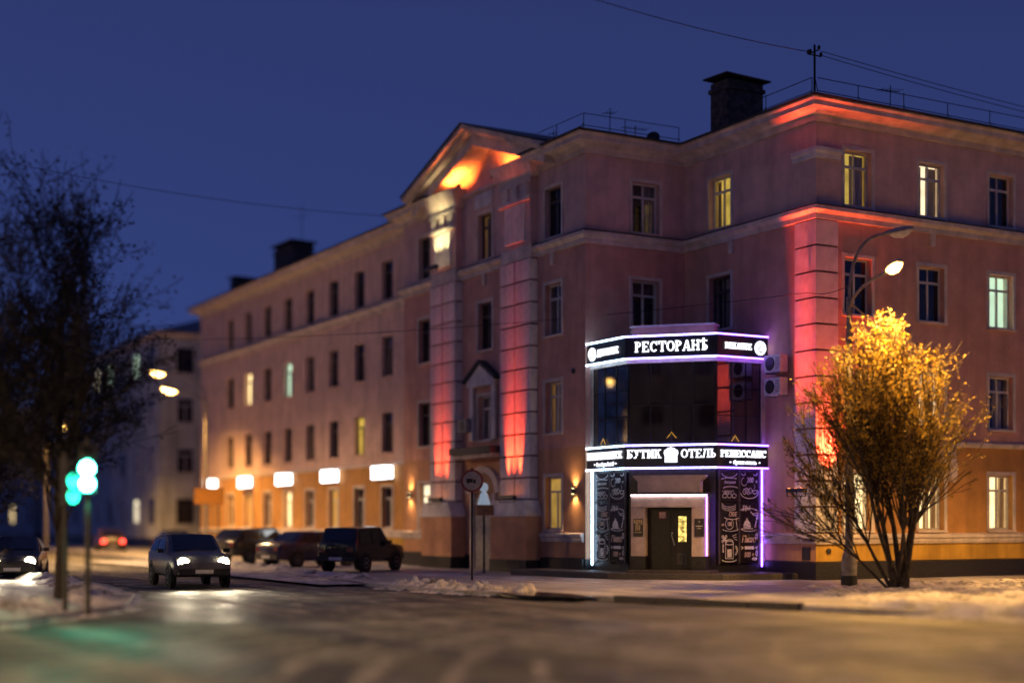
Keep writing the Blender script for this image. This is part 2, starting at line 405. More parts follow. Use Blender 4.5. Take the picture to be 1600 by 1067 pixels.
sl = MB(); rg = random.Random(21)
def ridge(pts, w0, hgt):
    n = len(pts); rows = []
    for i, (x, y) in enumerate(pts):
        a = pts[max(i - 1, 0)]; c = pts[min(i + 1, n - 1)]; dx, dy = c[0] - a[0], c[1] - a[1]; l = math.hypot(dx, dy) or 1; nx, ny = -dy / l, dx / l
        k = max(0, .35 + fbm(x, y, .9, 40)) * min(1, i / 3, (n - 1 - i) / 3); ww = w0 * (.25 + k) * (1 if k > 0 else .05); row = []
        for t in (-1, -.5, 0, .5, 1):
            q = (x + nx * (t * ww + .15 * fbm(x, y, 1.7, 44)), y + ny * (t * ww + .15 * fbm(x, y, 1.7, 44)))
            row.append(len(sl.v)); sl.v.append((*q, -.123 + hgt * k * (1 - t * t) * (1 + .8 * fbm(q[0], q[1], 5, 3))))
        rows.append(row)
    for r0, r1 in zip(rows, rows[1:]):
        for t in range(4): sl.f.append((r0[t], r0[t + 1], r1[t + 1], r1[t])); sl.m.append(0)
for k in range(26):                                           # wheel ruts of the left street and of cars turning right
    if k < 12: x0 = -13.9 - .52 * k; pts = [(x0 + .5 * math.sin(y * .11 + k), y) for y in [-26 + .5 * i for i in range(140)]]
    else:
        r_ = 13 + (k - 12) * 1.15; pts = [(-2 - r_ * math.cos(a), -26 + r_ * .82 * math.sin(a)) for a in [rad(-30 + 1.6 * i) for i in range(70)]]
        pts = [p for p in pts if p[0] < -13.4 or p[1] < -17]
    if len(pts) > 8: ridge(pts, rg.uniform(.06, .24), rg.uniform(.02, .045))
ground_mat('slush', (.05, .045, .040), (.24, .22, .20), (.34, .32, .29), .9, (1, 1, 1), .5, .9, .9, fine=10)
sl_o = sl.build('slush', 'slush', M=B, smooth=True); tag(sl_o, 'broken slush ridges and wheel ruts across the road', 'slush', kind='stuff')

# ------------------------------------------------------------------ the corner building
bld = thing('corner_building', 'long pink and terracotta four storey building with pediment, filling the street corner', 'building', B)
SILL = (1.55, 4.95, 8.4, 11.85); TOP = (3.4, 6.75, 10.2, 13.6)
ZLOW = [(0, .56, 0), (.56, 1.15, 1), (1.15, 4.4, 2), (4.4, 11.35, 3), (11.35, 14.6, 4)]
def wall(fr, s0, s1, ops, mats, depth=.30, bands=ZLOW):
    b = MB(); xs = sorted({s0, s1, *[o[0] for o in ops], *[o[1] for o in ops]})
    zs = sorted({bands[0][0], bands[-1][1], *[z[0] for z in bands], *[o[2] for o in ops], *[o[3] for o in ops]})
    for x0, x1 in zip(xs, xs[1:]):
        for z0, z1 in zip(zs, zs[1:]):
            xm, zm = (x0 + x1) / 2, (z0 + z1) / 2
            if any(o[0] < xm < o[1] and o[2] < zm < o[3] for o in ops): continue
            mi = next(k[2] for k in bands if k[0] <= zm <= k[1])
            b.quad([(x0, 0, z0), (x1, 0, z0), (x1, 0, z1), (x0, 0, z1)], mi)
    for a, c, z0, z1 in ops:
        mi = next(k[2] for k in bands if k[0] <= (z0 + z1) / 2 <= k[1])
        for q in ([(a, 0, z0), (a, depth, z0), (a, depth, z1), (a, 0, z1)], [(c, 0, z0), (c, 0, z1), (c, depth, z1), (c, depth, z0)],
                  [(a, 0, z1), (a, depth, z1), (c, depth, z1), (c, 0, z1)], [(a, 0, z0), (c, 0, z0), (c, depth, z0), (a, depth, z0)]):
            b.quad(q, mi)
    return b.build('wall', mats, bld, fr)
_wm = {}
def frame_mesh(w_, h_, fm, simple):
    key = ('f', w_, h_, fm, simple)
    if key not in _wm:
        b = MB(); t = .065; tz = h_ * .70
        b.box(-w_ / 2, -w_ / 2 + t, .02, .09, 0, h_); b.box(w_ / 2 - t, w_ / 2, .02, .09, 0, h_)
        b.box(-w_ / 2 + t, w_ / 2 - t, .02, .09, 0, t); b.box(-w_ / 2 + t, w_ / 2 - t, .02, .09, h_ - t, h_)
        b.box(-w_ / 2 + t, w_ / 2 - t, .015, .085, tz, tz + .075)
        b.box(-.035, .035, .012, .08, t, tz)
        if not simple: b.box(-.025, .025, .02, .08, tz + .075, h_ - t)
        _wm[key] = b.mesh('window', fm)
    return _wm[key]
def rect_mesh(kind, w_, h_, m, y=0.0):
    key = (kind, w_, h_, m)
    if key not in _wm:
        b = MB(); b.quad([(-w_ / 2, y, 0), (w_ / 2, y, 0), (w_ / 2, y, h_), (-w_ / 2, y, h_)]); _wm[key] = b.mesh(kind, m)
    return _wm[key]
def curtain_mesh(w_, h_, m, seed):
    key = ('curtain', w_, h_, m, seed)
    if key not in _wm:
        b = MB(); n = 14
        for i in range(n):
            x0, x1 = -w_ / 2 + w_ * i / n, -w_ / 2 + w_ * (i + 1) / n
            y0, y1 = .03 * math.sin(i * 2.1 + seed), .03 * math.sin((i + 1) * 2.1 + seed)
            b.quad([(x0, y0, 0), (x1, y1, 0), (x1, y1, h_), (x0, y0, h_)])
        _wm[key] = b.mesh('curtain', m)
    return _wm[key]
def window(fr, s, z0, z1, w_=1.15, fm='frame_white', lit=None, curtains=None, simple=False, sill='trim', proud=True, parent=None):
    h_ = round(z1 - z0, 3); W = T(s, 0, z0); p = parent or bld
    o = add('window', frame_mesh(w_, h_, fm, simple), p, fr @ T(s, .16, z0))
    if simple and lit: g = lit
    else: g = 'clear_glass' if lit else (('glass_dark' if not simple else random.choice(('glass_dark', 'glass_room', 'glass_dark', 'glass_curtained'))) if not curtains else 'clear_glass')
    tz = h_ * .70
    if simple: add('pane', rect_mesh('pane', w_ - .02, h_ - .02, g), o, T(0, .055, .01))
    else:
        for sx in (-1, 1): add('pane', rect_mesh('pane', w_ / 2 - .1, tz - .065, g), o, T(sx * (w_ / 4 - .015), .055, .065) @ Ry(.25 * sx))
        for sx in (-1, 1): add('pane', rect_mesh('pane', w_ / 2 - .09, h_ - tz - .14, g), o, T(sx * (w_ / 4 - .02), .05, tz + .075))
    if (lit or curtains) and not simple:
        # the room behind the glass
        b = MB(); e = .30; x0, x1 = -w_ / 2 - .05, w_ / 2 + .05
        b.quad([(x0, .14, -.03), (x0, e, -.03), (x0, e, h_ + .03), (x0, .14, h_ + .03)]); b.quad([(x1, .14, -.03), (x1, e, -.03), (x1, e, h_ + .03), (x1, .14, h_ + .03)])
        b.quad([(x0, .14, h_ + .03), (x1, .14, h_ + .03), (x1, e, h_ + .03), (x0, e, h_ + .03)]); b.quad([(x0, .14, -.03), (x1, .14, -.03), (x1, e, -.03), (x0, e, -.03)])
        b.build('reveal', 'trim', o)
        add('room', rect_mesh('room', w_ + .1, h_ + .06, lit or 'glass_room'), o, T(0, e, -.03))
        for (cx, cw, cm) in (curtains or ()):
            add('curtain', curtain_mesh(cw, h_ - .1, cm, round(cx * 10) % 3), o, T(cx, .20, .04))
    b = MB(); b.box(-w_ / 2 - .1, w_ / 2 + .1, -.245, .02, -.075, -.004); b.build('sill', sill, o)
    if proud:                                                # plain plaster surround
        b = MB(); t = .12
        for q in ((-w_ / 2 - t, -w_ / 2 - .002, 0, h_ + t), (w_ / 2 + .002, w_ / 2 + t, 0, h_ + t), (-w_ / 2 - .002, w_ / 2 + .002, h_ + .002, h_ + t)):
            b.box(q[0], q[1], -.195, -.157, q[2], q[3])
        b.build('surround', sill, o)
    return o
NW = ['granite_black', 'plaster_terracotta', 'plaster_terracotta', 'plaster_lower', 'plaster_upper']
RW = ['granite_black', 'plaster_base', 'plaster_ochre', 'plaster_lower', 'plaster_upper']
FW = ['granite_black', 'plaster_base', 'plaster_ochre', 'plaster_far', 'plaster_far']
def op(s, w_, k): return (s - w_ / 2, s + w_ / 2, SILL[k], TOP[k])
# right facade
RX = (1.73, 4.95, 8.2, 11.4, 14.6)
wall(FR, 0, 26, [op(x, 1.15, k) for x in RX for k in range(4)], RW)
RL = {(0, 0): ('win_cream', [(-.38, .3, 'curtain_warm')]), (1, 0): ('win_cream', [(.1, .22, 'curtain_warm'), (.42, .2, 'curtain_warm')]), (2, 0): ('win_cream', [(-.35, .35, 'curtain_warm'), (.40, .25, 'curtain_warm')]),
      (1, 1): ('win_pale', [(.2, .5, 'curtain')]), (2, 2): ('win_green', None), (0, 3): ('win_yellow', [(.25, .55, 'curtain')]), (1, 3): ('win_pale', [(.3, .45, 'curtain_warm'), (-.3, .3, 'curtain_warm')])}
for i, x in enumerate(RX):
    for k in range(4):
        l = RL.get((i, k)); window(FR, x, SILL[k], TOP[k], lit=l[0] if l else None, curtains=l[1] if l else ([(.2, .4, 'curtain')] if (i + k) % 3 == 0 and k != 2 else None))
# notch walls
wall(FN1, 0, 4.155, [op(2.48, 1.15, 3), op(2.48, 1.15, 2)], NW)
window(FN1, 2.48, SILL[3], TOP[3], curtains=[(-.42, .3, 'curtain'), (.3, .5, 'curtain')])
window(FN1, 2.48, SILL[2], TOP[2], curtains=[(-.4, .26, 'curtain')])
wall(FN2, -6.88, 0, [op(-4.86, 1.2, 3), op(-4.86, 1.2, 2)], NW)
window(FN2, -4.86, SILL[3], TOP[3], 1.2, lit='win_yellow', curtains=[(-.45, .16, 'curtain_warm')])
window(FN2, -4.86, SILL[2], TOP[2], 1.2, 'frame_dark', curtains=[(.1, .9, 'curtain')])
# near wing of the street facade (x = -distance along the street from the notch corner)
UA = (2.1, 7.15, 12.4)
ops = [op(-u, 1.1, k) for u in (2.1, 12.4) for k in range(4)] + [op(-7.15, 1.1, k) for k in (1, 2, 3)]
wall(FA, -14.4, 0, ops, NW)
window(FA, -2.1, SILL[0], TOP[0], 1.1, lit='win_ochre', curtains=[(-.42, .2, 'curtain_warm')], simple=True)
window(FA, -2.1, SILL[1], TOP[1], 1.1, lit='win_ochre', curtains=[(-.1, .75, 'curtain')])
window(FA, -2.1, SILL[2], TOP[2], 1.1, curtains=[(.2, .3, 'curtain')]); window(FA, -2.1, SILL[3], TOP[3], 1.1, 'frame_dark')
window(FA, -7.15, SILL[1], TOP[1] - .12, 1.1, curtains=[(-.3, .4, 'curtain')]); window(FA, -7.15, SILL[2], TOP[2], 1.1, 'frame_dark')
window(FA, -7.15, SILL[3], TOP[3], 1.1, 'frame_dark', lit='win_ochre', curtains=[(-.2, .7, 'curtain')])
window(FA, -12.4, SILL[0], TOP[0], 1.1, lit='win_pale', simple=True)
for k in (1, 2, 3): window(FA, -12.4, SILL[k], TOP[k], 1.1, 'frame_dark')
# far wing
UF = [18.1 + 3.13 * k for k in range(8)]
wall(FF, -45.6, -14.4, [op(-u, 1.15, k) for u in UF for k in range(4)], FW)
FL = {(6, 2): 'win_warm_far', (4, 2): 'win_green', (1, 1): 'win_yellow', (4, 0): 'win_cream', (6, 0): 'win_ochre', (2, 0): 'win_ochre'}
for i, u in enumerate(UF):
    for k in range(4):
        lit = FL.get((i, k))
        window(FF, -u, SILL[k], TOP[k], 1.15, 'frame_dark' if k else 'frame_white', lit=lit, curtains=[(-.35, .3, 'curtain_warm')] if lit else None, simple=True, proud=(k == 0), sill='trim' if k == 0 else 'plaster_far')
# unseen closing walls
wl = MB(); wl.quad([(-4.155, 21.28, 0), (-3.255, 21.28, 0), (-3.255, 21.28, 14.6), (-4.155, 21.28, 14.6)])
wl.quad([(-3.255, 52.48, 0), (9, 52.48, 0), (9, 52.48, 14.6), (-3.255, 52.48, 14.6)]); wl.quad([(26, 0, 0), (26, 12, 0), (26, 12, 14.6), (26, 0, 14.6)])
wl.quad([(26, 12, 0), (9, 12, 0), (9, 12, 14.6), (26, 12, 14.6)]); wl.quad([(9, 12, 0), (9, 52.48, 0), (9, 52.48, 14.6), (9, 12, 14.6)])
wl.build('wall', 'plaster_far', bld)
PATH = [(26, 0), (0, 0), (0, 6.88), (-4.155, 6.88), (-4.155, 21.28), (-3.255, 21.28), (-3.255, 52.48)]
PATH_C = PATH + [(9, 52.48)]
PA = PATH[:4] + [(-4.155, 10.3)]; PB = [(-4.155, 17.9)] + PATH[4:] + [(9, 52.48)]     # the eaves stop at the open pediment
roof = None
for p in (PA, PB):
    mb = MB(); sweep(mb, p, [(-.02, 14.34), (.10, 14.34), (.10, 14.50), (.20, 14.54), (.26, 14.60), (.56, 14.66), (.56, 14.80), (.64, 14.86), (.64, 14.92), (-.02, 14.92)])
    mb.build('cornice', 'trim', bld)
    mb = MB(); sweep(mb, p, [(.70, 14.90), (.72, 14.965), (-5.0, 16.1), (-5.0, 15.9)]); sweep(mb, p, [(.66, 14.922), (.69, 14.89), (.69, 14.95), (-.3, 15.1)])
    roof = mb.build('roof', 'roof_metal', bld)
mb = MB(); sweep(mb, PATH, [(-.02, 11.30), (.09, 11.30), (.09, 11.46), (.16, 11.50), (.24, 11.56), (.24, 11.68), (-.02, 11.74)]); mb.build('belt_course', 'trim', bld)
mb = MB(); sweep(mb, PATH, [(.0, 11.742), (.26, 11.684), (.26, 11.71), (.0, 11.79)]); mb.build('belt_flashing', 'roof_metal', bld)
LP = [[(26, 0), (0, 0), (0, 2.42)], [(-4.155, 6.95), (-4.155, 9.75)], [(-4.155, 18.40), (-4.155, 21.28), (-3.255, 21.28), (-3.255, 52.48)]]
for p in LP:
    mb = MB(); sweep(mb, p, [(-.02, 1.12), (.07, 1.12), (.10, 1.20), (.10, 1.27), (.16, 1.31), (.16, 1.40), (-.02, 1.46)]); mb.build('ledge', 'trim', bld)
    mb = MB(); sweep(mb, p, [(.0, -.2), (.09, -.2), (.09, .54), (.0, .58)]); mb.build('plinth', 'granite_black', bld)
mb = MB(); sweep(mb, [(26, 0), (6.02, 0)], [(-.02, 4.30), (.10, 4.30), (.16, 4.38), (.16, 4.46), (-.02, 4.52)]); mb.build('string_course', 'trim', bld)
mb = MB(); sweep(mb, [(-3.255, 21.28), (-3.255, 52.48)], [(-.02, 4.36), (.06, 4.36), (.06, 4.46), (-.02, 4.5)]); mb.build('string_course', 'trim', bld)
box('window_hood', 'trim', bld, 4.0, 5.9, -.20, -.004, 3.78, 4.28); box('window_hood_shelf', 'trim', bld, 3.9, 6.0, -.34, -.004, 4.285, 4.40)
for x_ in (4.0, 5.62): mb = MB(); mb.prism([(x_, 3.776), (x_ + .28, 3.776), (x_ + .28, 3.30), (x_ + .14, 3.12), (x_, 3.30)], -.24, -.004); mb.build('console', 'trim', bld)
# keystone drops under the belt course
for fr, s in ((FR, 4.95), (FN2, -4.2), (FA, -7.15), (FA, -2.1), (FR, 11.4)):
    mb = MB(); mb.prism([(-.11, .42), (.11, .42), (.08, .0), (-.08, .0)], -.10, -.002); mb.build('keystone', 'trim', bld, fr @ T(s, 0, 10.87))
# corner quoins: one block per course and face
zq, nq = 1.47, 12; hq = (11.29 - zq) / nq
q1 = None
for k in range(nq):
    b = MB()
    z0, z1 = zq + k * hq + .034, zq + (k + 1) * hq - .034
    if q1 is None:
        b.prism([(0, 0), (0, 0)], 0, 0) if False else None
        pl = [(-.055, -.055), (.86, -.055), (.86, .0), (.0, .0), (.0, .95), (-.055, .95)]
        n = len(pl); h = z1 - z0; b.v = [(x, y, 0) for x, y in pl] + [(x, y, h) for x, y in pl]
        b.f = [tuple(range(n)), tuple(range(2 * n - 1, n - 1, -1))] + [(i, (i + 1) % n, n + (i + 1) % n, n + i) for i in range(n)]; b.m = [0] * len(b.f)
        q1 = b.mesh('quoin_block', 'trim_white')
    add('quoin_block', q1, bld, T(0, 0, z0))
box('quoin_backing', 'groove', bld, -.012, .85, -.012, .0, 1.46, 11.3); box('quoin_backing', 'groove', bld, -.012, .0, .0, .94, 1.46, 11.3)
mb = MB(); sweep(mb, [(.95, 0), (0, 0), (0, 1.05)], [(-.01, 13.2), (.08, 13.2), (.08, 13.34), (.15, 13.4), (.15, 13.52), (-.01, 13.55)]); mb.build('corner_moulding', 'trim_white', bld)
box('wall_hatch', 'paint_dark', bld, -.03, .0, .25, .62, .62, 1.02)

# portico on the street facade -------------------------------------------------
def blk(name, m, s0, s1, d0, d1, z0, z1): return box(name, m, bld, s0, s1, -d1, -d0, z0, z1, FA)
PIL = ((-5.35, -3.2), (-11.2, -9.05))
blk_mesh = {}
for a, c in PIL:
    pil = blk('pilaster', 'groove', a, c, .0, .27, 2.3, 11.3)
    n = 11; z = 2.62; h = (11.28 - z) / n; mid = (a + c) / 2
    for k in range(n):
        for x0, x1 in ((a - .02, mid - .05), (mid + .05, c + .02)):
            key = round(x1 - x0, 3)
            if key not in blk_mesh:
                b = MB(); b.box(-key / 2, key / 2, -.345, -.003, .034, h - .034); blk_mesh[key] = b.mesh('block', 'trim_white')
            add('block', blk_mesh[key], pil, T((x0 + x1) / 2, 0, z + k * h))
    b = MB(); b.box(a - .25, c + .25, -.62, .0, 0, 2.02)                       # pedestal
    b.build('pedestal', 'plaster_terracotta', bld, FA)
    b = MB(); b.prism([(a - .28, 2.025), (c + .28, 2.025), (c + .28, 2.14), (c + .05, 2.60), (a - .05, 2.60), (a - .28, 2.14)], -.66, .0); b.build('pedestal_cap', 'trim_white', bld, FA)
    blk('pedestal_plinth', 'granite_black', a - .27, c + .27, .0, .66, -.1, .46)
    # attic storey: plain panel between two lines, capital with dark flutes
    blk('attic_pilaster', 'plaster_upper', a, c, .0, .30, 11.8, 14.3)
    blk('attic_panel', 'trim_white', a + .35, c - .35, .302, .36, 11.95, 13.30)
    blk('capital', 'trim', a - .10, c + .10, .302, .42, 13.36, 13.50); blk('capital', 'trim', a - .06, c + .06, .302, .38, 14.02, 14.16)
    for q in range(3):
        x = a + (c - a) * (q + .5) / 3; blk('triglyph', 'trim', x - .22, x + .22, .302, .37, 13.505, 14.015)
    b = MB(); sweep(b, [(c + .1, .0), (c + .1, -.32), (a - .1, -.32), (a - .1, .0)][::-1], [(.0, 14.17), (.10, 14.2), (.14, 14.38), (.42, 14.50), (.42, 14.66), (.5, 14.72), (.5, 14.80), (-.3, 14.86)])
    b.build('cornice_block', 'trim', bld, FA)
    mb2 = MB(); sweep(mb2, [(c + .0, .0), (c + .0, -.30), (a - .0, -.30), (a - .0, .0)][::-1], [(.0, 11.3), (.10, 11.3), (.10, 11.46), (.24, 11.56), (.24, 11.70), (.0, 11.78)]); mb2.build('belt_course', 'trim', bld, FA)
# open pediment
c0 = -7.2; hw = 5.35; ze, za = 14.80, 16.60
def rake(d0, d1, t0, t1, name, m):                         # band along both slopes
    b = MB()
    for s in (-1, 1):
        L0 = (c0 + s * hw, ze); A0 = (c0, za)
        b.prism([(L0[0], L0[1] + t0), (A0[0], A0[1] + t0), (A0[0], A0[1] + t1), (L0[0], L0[1] + t1)], -d1, -d0)
    return b.build(name, m, bld, FA)
rake(-3.5, 1.08, .30, .36, 'pediment_roof', 'roof_metal')
rake(.30, 1.0, .14, .296, 'raking_cornice', 'trim'); rake(.30, .80, .0, .136, 'raking_cornice', 'trim')
rake(-.34, .52, -.44, -.004, 'raking_cornice', 'trim')
b = MB(); b.prism([(c0 - hw + .3, 14.5), (c0 + hw - .3, 14.5), (c0 + hw - .3, ze), (c0, za + .1), (c0 - hw + .3, ze)], .36, .5); b.build('tympanum', 'plaster_upper', bld, FA)
b = MB(); b.prism([(c0 - .9, 14.63), (c0 + .9, 14.63), (c0 + .6, 15.35), (c0, 15.75), (c0 - .6, 15.35)], .30, .355); b.build('tympanum_panel', 'plaster_upper', bld, FA)
blk('tympanum_ledge', 'trim', -8.9, -5.5, -.36, .12, 14.50, 14.62); blk('wall_panel', 'trim_white', -7.9, -6.5, .004, .07, 13.85, 14.40)
# portal and pedimented window of the portico
x = -7.15
blk('street_door', 'paint_grey', x - .75, x + .75, .01, .06, .0, 2.75)
blk('door_jamb', 'trim', x - 1.0, x - .76, .002, .14, .0, 2.9); blk('door_jamb', 'trim', x + .76, x + 1.0, .002, .14, .0, 2.9)
b = MB(); pts = [(x + 1.0 * math.cos(t), 2.91 + .78 * math.sin(t)) for t in [math.pi * i / 14 for i in range(15)]]; b.prism(pts, -.08, -.002); b.build('fanlight', 'bin_brown', bld, FA)
b = MB()
for i in range(14):
    t0, t1 = math.pi * i / 14, math.pi * (i + 1) / 14
    b.prism([(x + r * math.cos(t), 2.91 + r * .78 * math.sin(t)) for r, t in ((1.02, t0), (1.34, t0), (1.34, t1), (1.02, t1))], -.16, -.002)
b.build('door_arch', 'trim', bld, FA)
blk('balcony_slab', 'trim', -8.75, -5.65, .002, .55, 4.25, 4.40); blk('balcony_slab', 'roof_metal', -8.85, -5.55, .002, .70, 4.402, 4.66)
for sx in (-1, 1): blk('window_jamb', 'trim_white', x + sx * .88 - .14, x + sx * .88 + .14, .05, .16, 4.95, 7.0)
blk('window_lintel', 'trim_white', x - 1.1, x + 1.1, .05, .24, 7.0, 7.16)
b = MB(); b.prism([(x - 1.2, 7.165), (x + 1.2, 7.165), (x, 7.86)], -.22, -.002); b.build('window_pediment', 'trim_white', bld, FA)
for s in (-1, 1):
    b = MB(); b.prism([(x + s * 1.32, 7.165), (x + s * 1.32, 7.28), (x, 8.0), (x, 7.87)], -.34, -.002); b.build('window_pediment_cap', 'roof_metal', bld, FA)
for fr, s, z in ((FA, -.75, 7.0), (FR, .5, .9)):
    b = MB(); b.lathe([(.09, 0), (.09, .05), (.05, .06)], 10, tf=T(0, 0, 0) @ Rx(90)); b.build('vent', 'paint_dark', bld, fr @ T(s, 0, z))
# chimneys under the roof's own empty space
def chimney(x, y, w_, d_, z0, z1, cap):
    c = MB(); c.box(-w_ / 2, w_ / 2, -d_ / 2, d_ / 2, z0, z1); c.box(-w_ / 2 - .06, w_ / 2 + .06, -d_ / 2 - .06, d_ / 2 + .06, z1 - .34, z1 - .2)
    o = c.build('chimney', 'brick', roof, T(x, y))
    b = MB(); b.quad([(-w_ / 2 - .2, -d_ / 2 - .2, z1 + .10), (w_ / 2 + .2, -d_ / 2 - .2, z1 + .04), (w_ / 2 + .2, d_ / 2 + .2, z1 + .10), (-w_ / 2 - .2, d_ / 2 + .2, z1 + .16)])
    b.box(-w_ / 2 + .1, w_ / 2 - .1, -d_ / 2 + .1, d_ / 2 - .1, z1, z1 + .05)
    k = b.mesh('cowl', 'rust'); oo = bpy.data.objects.new('chimney_cowl', k); col.objects.link(oo); oo.parent = bld; oo.matrix_local = T(x, y)
    md = oo.modifiers.new('t', 'SOLIDIFY'); md.thickness = .05
    return o
chimney(1.15, 5.4, 1.55, .95, 14.9, 17.05, True)
chimney(-1.0, 42.6, 1.2, 3.0, 14.9, 17.3, True)
chimney(-1.2, 50.0, 1.6, 1.2, 14.9, 16.5, True)
chimney(-1.4, 25.2, 1.4, 1.6, 14.9, 16.0, True)

# ------------------------------------------------------------------ slab-serif lettering made of strokes
SW, SH = .21, .10
def _st(x, y0=0, y1=1, top=True, bot=True):
    r = [('R', x, y0, x + SW, y1)]
    if bot: r.append(('R', x - .08, y0, x + SW + .08, y0 + SH))
    if top: r.append(('R', x - .08, y1 - SH, x + SW + .08, y1))
    return r
_P = _st(.1) + [('A', .30, .735, .42, .265, -90, 90, .17)]
_A = [('D', .08, 0, .42, 1, .12), ('D', .68, 0, .40, 1, .22), ('R', .2, .26, .68, .36), ('R', 0, 0, .28, SH), ('R', .56, 0, .98, SH)]
_E = _st(.1) + [('R', .1, 1 - SH, .76, 1), ('R', .66, .74, .76, 1), ('R', .3, .45, .6, .56), ('R', .1, 0, .8, SH), ('R', .7, 0, .8, .27)]
_C = [('A', .46, .5, .44, .5, 42, 318, .19), ('R', .72, .64, .82, 1)]
_T = _st(.36, top=False) + [('R', .04, 1 - SH, .89, 1), ('R', .04, .70, .14, 1), ('R', .79, .70, .89, 1)]
_O = [('A', .48, .5, .46, .5, 0, 360, .19)]
_H = _st(.1) + _st(.66) + [('R', .3, .45, .68, .56)]
_K = _st(.1) + [('D', .32, .45, .62, 1, .14), ('D', .66, 0, .36, .6, .22), ('R', .52, 1 - SH, .92, 1), ('R', .56, 0, .98, SH)]
GL = {'Р': (_P, .84), 'P': (_P, .84), 'Е': (_E, .92), 'E': (_E, .92), 'С': (_C, .94), 'C': (_C, .94), 'Т': (_T, .95), 'T': (_T, .95), 'О': (_O, .98), 'А': (_A, 1.0), 'A': (_A, 1.0), 'Н': (_H, 1.0), 'К': (_K, 1.0), 'K': (_K, 1.0),
      'Ѣ': (_st(.28, 0, 1.14, top=False) + [('R', .02, .84, .80, .94), ('R', .02, .74, .11, .94), ('A', .46, .28, .36, .28, -90, 90, .17)], .88),
      'Б': (_st(.1) + [('R', .1, 1 - SH, .76, 1), ('R', .66, .74, .76, 1), ('A', .30, .30, .44, .30, -90, 90, .17)], .86),
      'У': ([('D', .46, .34, .12, 1, .22), ('D', .26, 0, .68, 1, .12), ('R', 0, 1 - SH, .42, 1), ('R', .58, 1 - SH, .92, 1), ('R', .1, 0, .36, .13)], .92),
      'И': (_st(.1) + _st(.66) + [('D', .28, .06, .58, .94, .14)], 1.0),
      'Л': ([('D', .08, 0, .26, 1, .15)] + _st(.64) + [('R', .16, 1 - SH, .84, 1), ('R', 0, 0, .24, .16)], 1.0),
      'Ь': (_st(.1) + [('A', .30, .29, .40, .29, -90, 90, .17)], .80),
      'Д': ([('D', .12, .08, .28, 1, .15)] + _st(.60, bot=False) + [('R', .2, 1 - SH, .86, 1), ('R', 0, .04, .96, .14), ('R', 0, -.14, .1, .1), ('R', .86, -.14, .96, .1)], 1.0),
      'D': (_st(.1) + [('A', .30, .5, .52, .5, -90, 90, .19)], .92),
      'R': (_P + [('D', .62, 0, .34, .5, .22), ('R', .6, 0, .94, SH)], .96),
      'N': (_st(.1) + _st(.66) + [('D', .62, 0, .12, 1, .22)], 1.0), 'I': (_st(.1), .42),
      'S': ([('A', .42, .735, .33, .265, 40, 270, .16), ('A', .42, .265, .33, .265, -140, 90, .16), ('R', .64, .70, .73, .98), ('R', .08, .02, .17, .30)], .82)}
_gm = {}
def glyph(ch, h_, m, depth=.05):
    key = (ch, round(h_, 3), m)
    if key in _gm: return _gm[key]
    b = MB()
    for i, g in enumerate(GL[ch][0]):
        y0 = -depth - i * .0008
        if g[0] == 'R': b.prism([(g[1] * h_, g[2] * h_), (g[3] * h_, g[2] * h_), (g[3] * h_, g[4] * h_), (g[1] * h_, g[4] * h_)], y0, 0)
        elif g[0] == 'D':
            _, x0, z0, x1, z1, t = g; b.prism([(x0 * h_, z0 * h_), ((x0 + t) * h_, z0 * h_), ((x1 + t) * h_, z1 * h_), (x1 * h_, z1 * h_)], y0, 0)
        else:
            _, cx, cz, rx, rz, a0, a1, t = g; n = 12
            for k in range(n):
                q = []
                for tt, ins in ((k / n, 0), ((k + 1) / n, 0), ((k + 1) / n, t), (k / n, t)):
                    a = rad(a0 + (a1 - a0) * tt); q.append(((cx + (rx - ins) * math.cos(a)) * h_, (cz + (rz - ins * .62) * math.sin(a)) * h_))
                b.prism(q, y0, 0)
    _gm[key] = b.mesh('letter', m); return _gm[key]
def letters(text, parent, M, width, h_, m='letter_glow'):   # M at the left end of the base line; x right, -y outward
    tot = sum(GL[c][1] if c != ' ' else .5 for c in text); k = width / (tot * h_); x = 0
    for c in text:
        if c != ' ': add('letter', glyph(c, h_, m), parent, M @ T(x * h_ * k, 0, 0) @ Matrix.Diagonal((k, 1, 1, 1)))
        x += GL[c][1] if c != ' ' else .5
_tc = {}
def text_mesh(text, h_, m, bold=.012, shear=0.0, ext=.006):
    key = (text, h_, m, bold, shear)
    if key in _tc: return _tc[key]
    cu = bpy.data.curves.new('t', 'FONT'); cu.body = text; cu.size = h_ * 1.37; cu.align_x = 'CENTER'; cu.offset = bold * h_; cu.shear = shear; cu.extrude = ext; cu.resolution_u = 3
    o = bpy.data.objects.new('t', cu); col.objects.link(o)
    dg = bpy.context.evaluated_depsgraph_get(); me = bpy.data.meshes.new_from_object(o.evaluated_get(dg))
    bpy.data.objects.remove(o); me.transform(Rx(90)); me.materials.clear(); me.materials.append(MATS[m]); _tc[key] = me; return me

